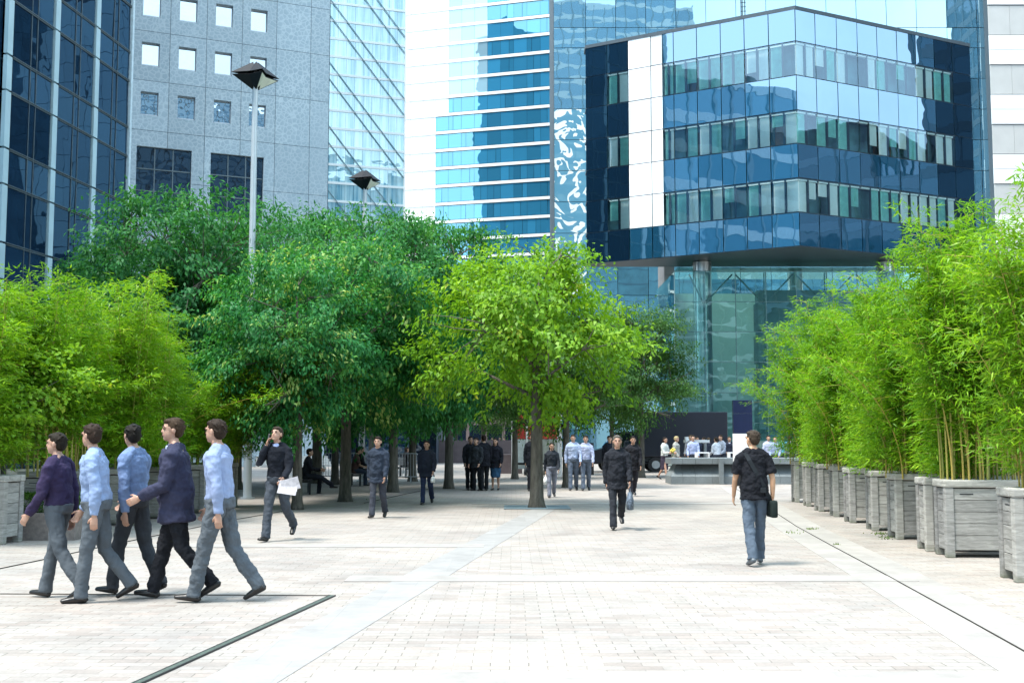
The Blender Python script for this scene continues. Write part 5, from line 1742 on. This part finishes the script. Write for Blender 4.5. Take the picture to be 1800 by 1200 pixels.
for px, py, lab, c, h in ((1008, 862, 'man in a white blue shirt with his back to the notice stand, left of two', (0.36, 0.43, 0.60), 1.75), (1030, 862, 'man in a pale lilac shirt before the notice stand, right of two', (0.38, 0.42, 0.58), 1.72)):
    x_, y_ = gp(px, py)
    person(x_, y_, 176, h, lab, top=c, bottom=(0.10, 0.125, 0.17), legs=((10, 4), (-10, 18)), arms=((-12, 14, 12), (10, 18, 12)), group=GW, hair=(0.04, 0.03, 0.02))
GD_ = 'dark clad people standing together under the trees'
for k, (px, py, f, h, lab, sk, c) in enumerate(((826, 861, 200, 1.70, 'man in black with his hands down, leftmost of the dark clad group', False, (0.016, 0.017, 0.022)), (838, 862, 150, 1.66, 'person in a grey black jacket, second in the dark clad group', False, (0.03, 0.034, 0.04)),
                                                (851, 862, 20, 1.74, 'tall man in black wide trousers in the dark clad group', False, (0.012, 0.013, 0.018)), (871, 861, 170, 1.64, 'woman in a black jacket and blue skirt standing right in the group', True, (0.016, 0.017, 0.024)))):
    x_, y_ = gp(px, py)
    person(x_, y_, f, h, lab, top=c, bottom=(0.035, 0.09, 0.17) if sk else (0.015, 0.016, 0.02), jacket=True, skirt=sk, legs=((3, 2), (-3, 4)), arms=((4, 20, 10), (4, 30, 10)), group=GD_, hair_style='long' if sk else 'short', hair=(0.035, 0.02, 0.014))
# couple by the granite counter
x_, y_ = gp(1168, 843)
p5 = person(x_, y_, 230, 1.70, 'dark haired woman in a white cardigan carrying yellow flowers', top=(0.52, 0.54, 0.52), bottom=(0.05, 0.04, 0.06), skirt=True, legs=((14, 4), (-14, 22)), arms=((20, 70, 8), (16, 75, 8)), hair=(0.03, 0.02, 0.015), hair_style='long')
x_, y_ = gp(1188, 842)
person(x_, y_, 240, 1.74, 'blond person in a beige jacket beside the woman with flowers', top=(0.36, 0.36, 0.33), bottom=(0.12, 0.13, 0.15), jacket=True, legs=((12, 4), (-12, 22)), arms=((10, 30, 8), (-10, 16, 8)), hair=(0.42, 0.34, 0.18))
sh, el, wr = INFO[p5.name]['AR'][0]
fpos = wpos(p5, wr + (wr - el).normalized() * 0.1 + Vector((-0.05, 0.04, 0.06)))
fe = empty('flower_bouquet', fpos, label='round bunch of yellow flowers held by the woman in white', cat='flowers')
rr = np.random.default_rng(9); m = MB()
for k in range(34):
    d = unit(rr, 1)[0]; m.ell(Vector(d) * 0.10 * rr.uniform(0.7, 1.0) + Vector((0, 0, 0.05)), (0.032, 0.032, 0.026), 8)
m.build('blossom', plain('yellow_petal', (0.72, 0.60, 0.12), 0.7, var=0.2, scale=30), fe)
m = MB()
for k in range(8): m.tube([(0.01 * math.cos(k), 0.01 * math.sin(k), -0.2), (0.05 * math.cos(k), 0.05 * math.sin(k), 0.0)], 0.006, 5)
m.build('stem', plain('stem_green', (0.06, 0.14, 0.03), 0.6), fe)

# crowd by the pavilion
GC = 'people gathered outside the pavilion'
crowd = [(1212, 47.5, (0.30, 0.31, 0.33), 'woman in a pale top at the left end of the terrace bar', 160), (1222, 51, (0.03, 0.04, 0.07), 'person in a dark blue suit behind the terrace bar', 200), (1237, 50, (0.035, 0.04, 0.06), 'man in a dark suit facing another beside the terrace bar', 90),
         (1244, 50.4, (0.03, 0.035, 0.05), 'man in a dark suit with his back to us by the terrace bar', 20), (1257, 47, (0.50, 0.54, 0.60), 'man in a white shirt standing right of the terrace bar', 30), (1266, 48, (0.25, 0.29, 0.36), 'person in a grey blue shirt beside the man in white', 120),
         (1279, 50, (0.025, 0.03, 0.05), 'man in a dark suit and tie left of the tall totem', 178), (1216, 45.5, (0.32, 0.37, 0.55), 'person in a pale blue shirt seated low before the terrace bar', 170),
         (1347, 48, (0.40, 0.43, 0.56), 'man in a pale shirt right of the totem, facing us', 178), (1360, 47, (0.26, 0.32, 0.48), 'man in a blue shirt between the totem and the bamboo', 150), (1372, 50, (0.10, 0.42, 0.62), 'man in a bright blue shirt near the bamboo', 170),
         (1386, 47.5, (0.17, 0.21, 0.23), 'woman in a grey top beside the first bamboo planter', 10), (1397, 50, (0.30, 0.32, 0.36), 'person in grey at the edge of the bamboo', 200)]
rr = np.random.default_rng(17)
for k, (px, Y, c, lab, f) in enumerate(crowd):
    g = at(px, 600, Y)
    person(g.x, g.y, f, rr.uniform(1.66, 1.8), lab, top=c, bottom=(0.03, 0.035, 0.05), jacket=c[0] < 0.05, legs=((4, 3), (-4, 5)), arms=((rr.uniform(0, 20), rr.uniform(20, 80), 8), (rr.uniform(0, 15), rr.uniform(10, 60), 8)), group=GC, detail=0,
           hair=(0.04, 0.03, 0.02) if k % 3 else (0.10, 0.07, 0.04), collar=(0.6, 0.62, 0.7) if c[0] < 0.05 else None)
for k, (px, Y, c, lab, bt) in enumerate(((1, 0, 0, '', 0),)): pass
for px, Y, c, lab, bt in ((866, 84, (0.36, 0.40, 0.50), 'distant person in grey and blue jeans beyond the trees', (0.05, 0.12, 0.35)), (879, 84, (0.02, 0.025, 0.04), 'distant person in black beyond the trees', (0.02, 0.02, 0.03)), (887, 86, (0.46, 0.42, 0.36), 'distant person in a beige top beyond the trees', (0.06, 0.13, 0.33))):
    g = at(px, 600, Y)
    person(g.x, g.y, 170, 1.75, lab, top=c, bottom=bt, legs=((8, 3), (-8, 10)), group='distant people beyond the grove', detail=0)

# seated people on benches
def bench(x, y, rz, w, label):
    e = empty('bench', (x, y, 0), rz, label=label, cat='bench')
    m = MB()
    for k in range(4): m.bevbox(-w / 2, w / 2, -0.22 + k * 0.115, -0.22 + k * 0.115 + 0.10, 0.41, 0.44, 0.005)
    m.build('seat', M_BLACK, e)
    m = MB()
    for k in range(3): m.bevbox(-w / 2, w / 2, -0.27, -0.24, 0.52 + k * 0.115, 0.62 + k * 0.115, 0.005)
    m.build('backrest', M_BLACK, e)
    for sx in (-1, 1):
        m = MB(); x0 = sx * (w / 2 - 0.12)
        m.bevbox(x0 - 0.03, x0 + 0.03, -0.2, -0.14, 0, 0.405, 0.005); m.bevbox(x0 - 0.03, x0 + 0.03, 0.12, 0.18, 0, 0.405, 0.005); m.bevbox(x0 - 0.02, x0 + 0.02, -0.29, -0.275, 0.2, 0.86, 0.004)
        m.bevbox(x0 - 0.025, x0 + 0.025, -0.139, 0.119, 0.34, 0.40, 0.005)
        m.build('leg', M_DARKMETAL, e)
    return e
SIT = ((82, 84), (80, 80))
g = at(541, 600, 34.0)
bench(g.x - 0.05, g.y, R(-78), 1.5, 'black bench under the trees with a man holding a cup')
sp_ = person(g.x, g.y, -78, 1.74, 'man in black sitting on a bench holding a paper cup', top=(0.014, 0.015, 0.02), bottom=(0.018, 0.02, 0.028), legs=((84, 30), (78, 82)), arms=((28, 62, 4), (30, 50, 4)), sit=0.53, lean=8, hair=(0.02, 0.014, 0.01))
sh, el, wr = INFO[sp_.name]['AR'][0]
cp_ = wpos(sp_, wr + (wr - el).normalized() * 0.09 + Vector((-0.02, 0.02, 0.02)))
m = MB(); m.tube([(0, 0, 0), (0, 0, 0.10)], [0.032, 0.042], 16); o = m.build('paper_cup', M_WHITE, loc=cp_); tag(o, 'white paper cup in the hand of the seated man', 'cup')
g = at(621, 600, 40.0)
bench(g.x, g.y, R(-70), 1.6, 'black bench behind a tree trunk with two people sitting')
person(g.x + 0.1, g.y - 0.25, -72, 1.72, 'person in a brown top sitting behind the tree trunk', top=(0.10, 0.06, 0.055), bottom=(0.04, 0.055, 0.085), sleeve='short', legs=SIT, arms=((22, 50, 4), (24, 52, 4)), sit=0.53, lean=12)
person(g.x + 0.2, g.y + 0.35, -70, 1.76, 'person in dark clothes sitting on the bench beside the person in brown', top=(0.02, 0.022, 0.03), bottom=(0.03, 0.032, 0.04), legs=SIT, arms=((22, 50, 4), (24, 52, 4)), sit=0.53, lean=6)
g = at(711, 600, 48.5)
bench(g.x, g.y, R(-60), 1.5, 'black bench with a long haired woman beside the thick trunk')
pr_ = person(g.x, g.y, -62, 1.66, 'long haired woman in black sitting on a bench by the thick trunk', top=(0.012, 0.013, 0.018), bottom=(0.02, 0.02, 0.028), legs=SIT, arms=((24, 60, 4), (26, 60, 4)), sit=0.53, lean=12, hair=(0.02, 0.014, 0.01), hair_style='long')
bake()

# ------------------------------------------------------------------ crowd barriers
def barrier(px, Y, rz, label):
    g = at(px, 600, Y)
    e = empty('crowd_barrier', (g.x, g.y, 0), rz, label=label, cat='barrier', group='steel crowd barriers under the trees')
    m = MB(); w, z0, z1 = 2.1, 0.22, 1.08
    r = 0.05
    m.tube([(0, 0, z0), (0, 0, z1 - 0.1), (0.1, 0, z1), (w - 0.1, 0, z1), (w, 0, z1 - 0.1), (w, 0, z0), (0, 0, z0)], 0.022, 8)
    m.build('frame', M_GREYMETAL, e)
    m = MB()
    for k in range(1, 20): m.tube([(k * w / 20, 0, z0), (k * w / 20, 0, z1)], 0.009, 6)
    m.build('bars', M_GREYMETAL, e)
    for x in (0.3, w - 0.3):
        m = MB(); m.tube([(x, -0.3, 0.01), (x, 0, z0), (x, 0.3, 0.01)], 0.018, 6); m.build('foot', M_GREYMETAL, e)
    return e
barrier(571, 43.5, 0.05, 'steel crowd barrier behind the seated pair, left of two')
barrier(640, 42.6, 0.0, 'steel crowd barrier left of the thick trunk, right of two')

# ------------------------------------------------------------------ granite counter, totem, notice stand, kiosk, bollard
g = at(1177, 600, 41)
gc = empty('granite_counter', (g.x, g.y, 0), label='long grey granite counter with an overhanging slab top', cat='counter')
LX = 6.4
xs = [0, 0.42, 0.88, 1.48, 1.80, 2.6, 3.2, 3.9, 4.5, 5.2, 5.8, LX]
mt, mbs = MB(), MB()
for k in range(len(xs) - 1):
    a, b = xs[k] + 0.004, xs[k + 1] - 0.004
    mt.bevbox(a - (0.0 if k else 0), b, 0, 1.6, 0.72, 0.93, 0.008)
    z1, y0, y1 = 0.28, 0.0, 0.55
    mbs.hexa([(a, 0.0, 0), (b, 0.0, 0), (b, 1.6, 0), (a, 1.6, 0), (a, 0.0, z1), (b, 0.0, z1), (b, 1.6, z1), (a, 1.6, z1)])
    mbs.hexa([(a, 0.012, z1 + 0.003), (b, 0.012, z1 + 0.003), (b, 1.58, z1 + 0.003), (a, 1.58, z1 + 0.003), (a + (0.28 if k == 0 else 0), y1, 0.715), (b, y1, 0.715), (b, 1.58, 0.715), (a + (0.28 if k == 0 else 0), 1.58, 0.715)])
mt.build('slab', M_GRAN, gc); mbs.build('plinth', M_GRAN, gc)
m = MB(); m.bevbox(1.70, 1.86, -0.16, -0.003, 0, 0.935, 0.008); m.build('pier', M_GRAN, gc)
g = at(1287, 600, 39.5)
tt_ = empty('totem', (g.x, g.y, 0), label='tall narrow totem, navy above and blank white below, behind the walking man', cat='sign')
W = 0.655
za, zb_, zc = at(1300, 812, 39.5).z, at(1300, 762, 39.5).z, at(1300, 703, 39.5).z
m = MB(); m.bevbox(0, W, 0, 0.22, 0, za, 0.006); m.build('base', M_BLACK, tt_)
m = MB(); m.bevbox(0, W, -0.003, 0.223, za + 0.002, zb_, 0.006); m.build('white_panel', M_WHITE, tt_)
m = MB(); zm = zb_ + (zc - zb_) * 0.6
m.bevbox(0, W, 0, 0.22, zb_ + 0.003, zm, 0.006); m.bevbox(0, W, 0, 0.22, zm + 0.006, zc, 0.006)
m.build('navy_panel', plain('navy_paint', (0.012, 0.018, 0.055), 0.25, var=0.05), tt_)
g = at(1001, 600, 47)
ns = empty('notice_stand', (g.x, g.y, 0), label='black framed notice stand on thin legs behind the men in pale shirts', cat='sign')
W = 0.98; z0, z1 = 0.16, 1.46
m = MB()
for (x0, x1, a, b) in ((0, 0.07, z0, z1), (W - 0.07, W, z0, z1), (0.071, W - 0.071, z1 - 0.08, z1), (0.071, W - 0.071, z0, z0 + 0.16)): m.bevbox(x0, x1, 0, 0.07, a, b, 0.008)
m.build('frame', M_BLACK, ns)
m = MB(); m.box(0.07, W - 0.07, 0.03, 0.05, z0 + 0.16, z1 - 0.08); m.build('panel', M_DARKW, ns)
for x in (0.16, W - 0.20):
    m = MB(); m.bevbox(x, x + 0.04, 0.0, 0.06, 0, z0 - 0.001, 0.004); m.build('leg', M_BLACK, ns)
g = at(899, 600, 49)
kk = empty('kiosk', (g.x, g.y, 0), label='white poster kiosk with red headers behind the lime tree', cat='kiosk')
M_RED = plain('red_paint', (0.52, 0.045, 0.04), 0.5, var=0.05)
for x in (0, 0.62, 1.98, 2.08):
    m = MB(); m.bevbox(x, x + 0.09, 0, 0.09, 0, 2.7, 0.006); m.build('post', M_WHITE, kk)
m = MB(); m.bevbox(0.1, 0.61, 0.02, 0.07, 1.62, 2.65, 0.006); m.build('red_header', M_RED, kk)
m = MB(); m.bevbox(0.72, 1.97, 0.02, 0.07, 1.62, 2.65, 0.006); m.build('red_header', M_RED, kk)
m = MB(); m.box(0.1, 0.61, 0.03, 0.06, 0.35, 1.61); m.build('poster', plain('pale_poster', (0.55, 0.62, 0.62), 0.4, var=0.2, scale=4), kk)
m = MB(); m.box(0.72, 1.97, 0.03, 0.06, 0.62, 1.61); m.build('poster', plain('brown_poster', (0.34, 0.36, 0.32), 0.4, var=0.45, scale=2.5), kk)
m = MB(); m.bevbox(0.1, 1.97, -0.02, -0.002, 0.52, 0.61, 0.004); m.build('rail', M_BLACK, kk)
# dark brown low wall and flat benches beyond the grove
g = at(765, 600, 78)
m = MB()
for k in range(5): m.bevbox(k * 1.4, k * 1.4 + 1.39, 0, 0.5, 0, 1.55, 0.01, t=0.5)
o = m.build('low_wall', plain('brown_wall_stone', (0.11, 0.085, 0.09), 0.7, var=0.2, scale=2), loc=(g.x, g.y, 0)); tag(o, 'dark brown stone wall beyond the bright gap in the grove', 'wall')
g = at(868, 600, 54)
m = MB(); m.bevbox(0, 1.35, 0, 0.6, 0, 0.9, 0.02); 
o = m.build('stone_block', plain('brown_wall_stone', (0.11, 0.085, 0.09), 0.7), loc=(g.x, g.y, 0)); tag(o, 'brown stone block behind the woman in the blue skirt', 'wall')
# glazed shopfront under the office towers
g = at(575, 600, 76)
sf = empty('shopfront', (g.x, g.y, 0), label='dark glazed low shopfront seen under the trees left of the brown wall', cat='building')
m = MB(); m.box(0, 7.4, 0.1, 6, 0, 4.2); m.build('wall', plain('shop_dark', (0.06, 0.075, 0.10), 0.6), sf)
for k in range(5):
    m = MB(); m.box(k * 1.48 + 0.05, k * 1.48 + 1.43, 0.06, 0.099, 0.35, 3.4); w = m.build('window', M_DARKW, sf)
    m = MB(); m.box(k * 1.48 - 0.04, k * 1.48 + 0.04, 0, 0.09, 0, 3.6); m.build('frame', M_GREYMETAL, w)
m = MB(); m.box(0, 7.4, -0.1, 0.095, 3.62, 4.2); m.build('fascia', plain('lilac_fascia', (0.30, 0.29, 0.34), 0.6), sf)

# terrace bar and white boxes outside the pavilion
g = at(1203, 600, 48.5)
tb = empty('terrace_bar', (g.x, g.y, 0), label='pale terrace bar with a long thin top outside the pavilion', cat='bar')
m = MB(); m.bevbox(0, 1.02, 0, 0.6, 1.46, 1.58, 0.01); m.build('top', M_OFFW, tb)
for x in (0.1, 0.82):
    m = MB(); m.bevbox(x, x + 0.1, 0.2, 0.4, 0, 1.455, 0.005); m.build('leg', M_STEEL, tb)
for px, Y, w, lab in ((1203, 48.8, 0.30, 'small white box standing on the terrace bar'),):
    m = MB(); m.bevbox(0.02, 0.32, 0.15, 0.45, 0, 0.13, 0.005); o = m.build('white_box', M_WHITE, loc=(g.x, g.y, 1.582)); tag(o, lab, 'box')
for px, w, lab in ((1222, 0.50, 'white framed low table with a dark top before the pavilion, left of two'), (1279, 0.34, 'white low table beside the tall totem')):
    gg = at(px, 600, 44.5)
    e = empty('low_table', (gg.x, gg.y, 0), label=lab, cat='table')
    m = MB(); m.bevbox(0, w, 0, 0.5, 1.06, 1.10, 0.004); m.build('top', M_WHITE, e)
    for x in (0, w - 0.04):
        m = MB(); m.bevbox(x, x + 0.04, 0, 0.5, 0, 1.058, 0.004); m.build('leg', M_WHITE, e)

# ------------------------------------------------------------------ dark delivery truck
g = at(1042, 600, 56)
tk = empty('delivery_truck', (g.x, g.y, 0), label='dark navy box truck parked behind the trees facing left', cat='truck')
M_TRK = plain('truck_navy', (0.010, 0.013, 0.022), 0.3, var=0.1)
m = MB(); m.bevbox(2.25, 6.6, 0, 2.2, 0.75, 2.95, 0.04); m.build('cargo_box', M_TRK, tk)
m = MB()
prof = [(0.0, 0.45), (0.0, 1.05), (0.55, 1.18), (1.15, 1.95), (2.15, 2.0), (2.15, 0.45)]
for yy0, yy1 in ((0.05, 2.1),):
    n = len(prof); i = len(m.v)
    m.v += [(p[0], yy0, p[1]) for p in prof] + [(p[0], yy1, p[1]) for p in prof]
    m.f += [tuple(range(i, i + n)), tuple(range(i + 2 * n - 1, i + n - 1, -1))]; m.m += [0, 0]; m.t += [0.5, 0.5]
    for k in range(n):
        k2 = (k + 1) % n
        m.f.append((i + k2, i + k, i + n + k, i + n + k2)); m.m.append(0); m.t.append(0.5)
m.build('cab', M_TRK, tk)
m = MB(); m.face([(0.62, 0.045, 1.22), (2.0, 0.045, 1.22), (2.0, 0.045, 1.88), (1.2, 0.045, 1.88)]); m.build('side_window', M_DARKW, tk)
m = MB(); m.face([(0.56, 0.2, 1.21), (0.56, 1.95, 1.21), (1.13, 1.95, 1.925), (1.13, 0.2, 1.925)]); 
m.v = [(a - 0.012, b, c + 0.01) for a, b, c in m.v]; m.build('windscreen', M_DARKW, tk)
m = MB(); m.bevbox(-0.12, 6.55, 0.1, 2.05, 0.40, 0.44, 0.01); m.bevbox(2.2, 6.55, 0.15, 2.05, 0.5, 0.74, 0.01); m.build('chassis', M_DARKMETAL, tk)
m = MB(); m.bevbox(-0.14, -0.005, 0.05, 2.1, 0.42, 0.66, 0.02); m.build('bumper', M_DARKMETAL, tk)
m = MB(); m.bevbox(1.3, 2.1, -0.02, 0.04, 0.42, 0.60, 0.01); m.build('fuel_tank', M_GREYMETAL, tk)
for x in (0.75, 3.05, 5.6):
    for yy in (0.12, 2.03):
        m = MB(); m.cyl((x, yy, 0.37), (0, 1, 0), 0.37, 0.26, 28); w = m.build('wheel', plain('rubber', (0.012, 0.012, 0.013), 0.8), tk)
        m = MB(); m.cyl((x, yy + (-0.135 if yy < 1 else 0.135), 0.37), (0, 1, 0), 0.20, 0.03, 20); m.build('rim', M_GREYMETAL, w)
for yy in (0.3, 1.6):
    m = MB(); m.bevbox(-0.03, -0.002, yy, yy + 0.3, 0.74, 0.90, 0.008); m.build('headlight', M_WHITE, tk)
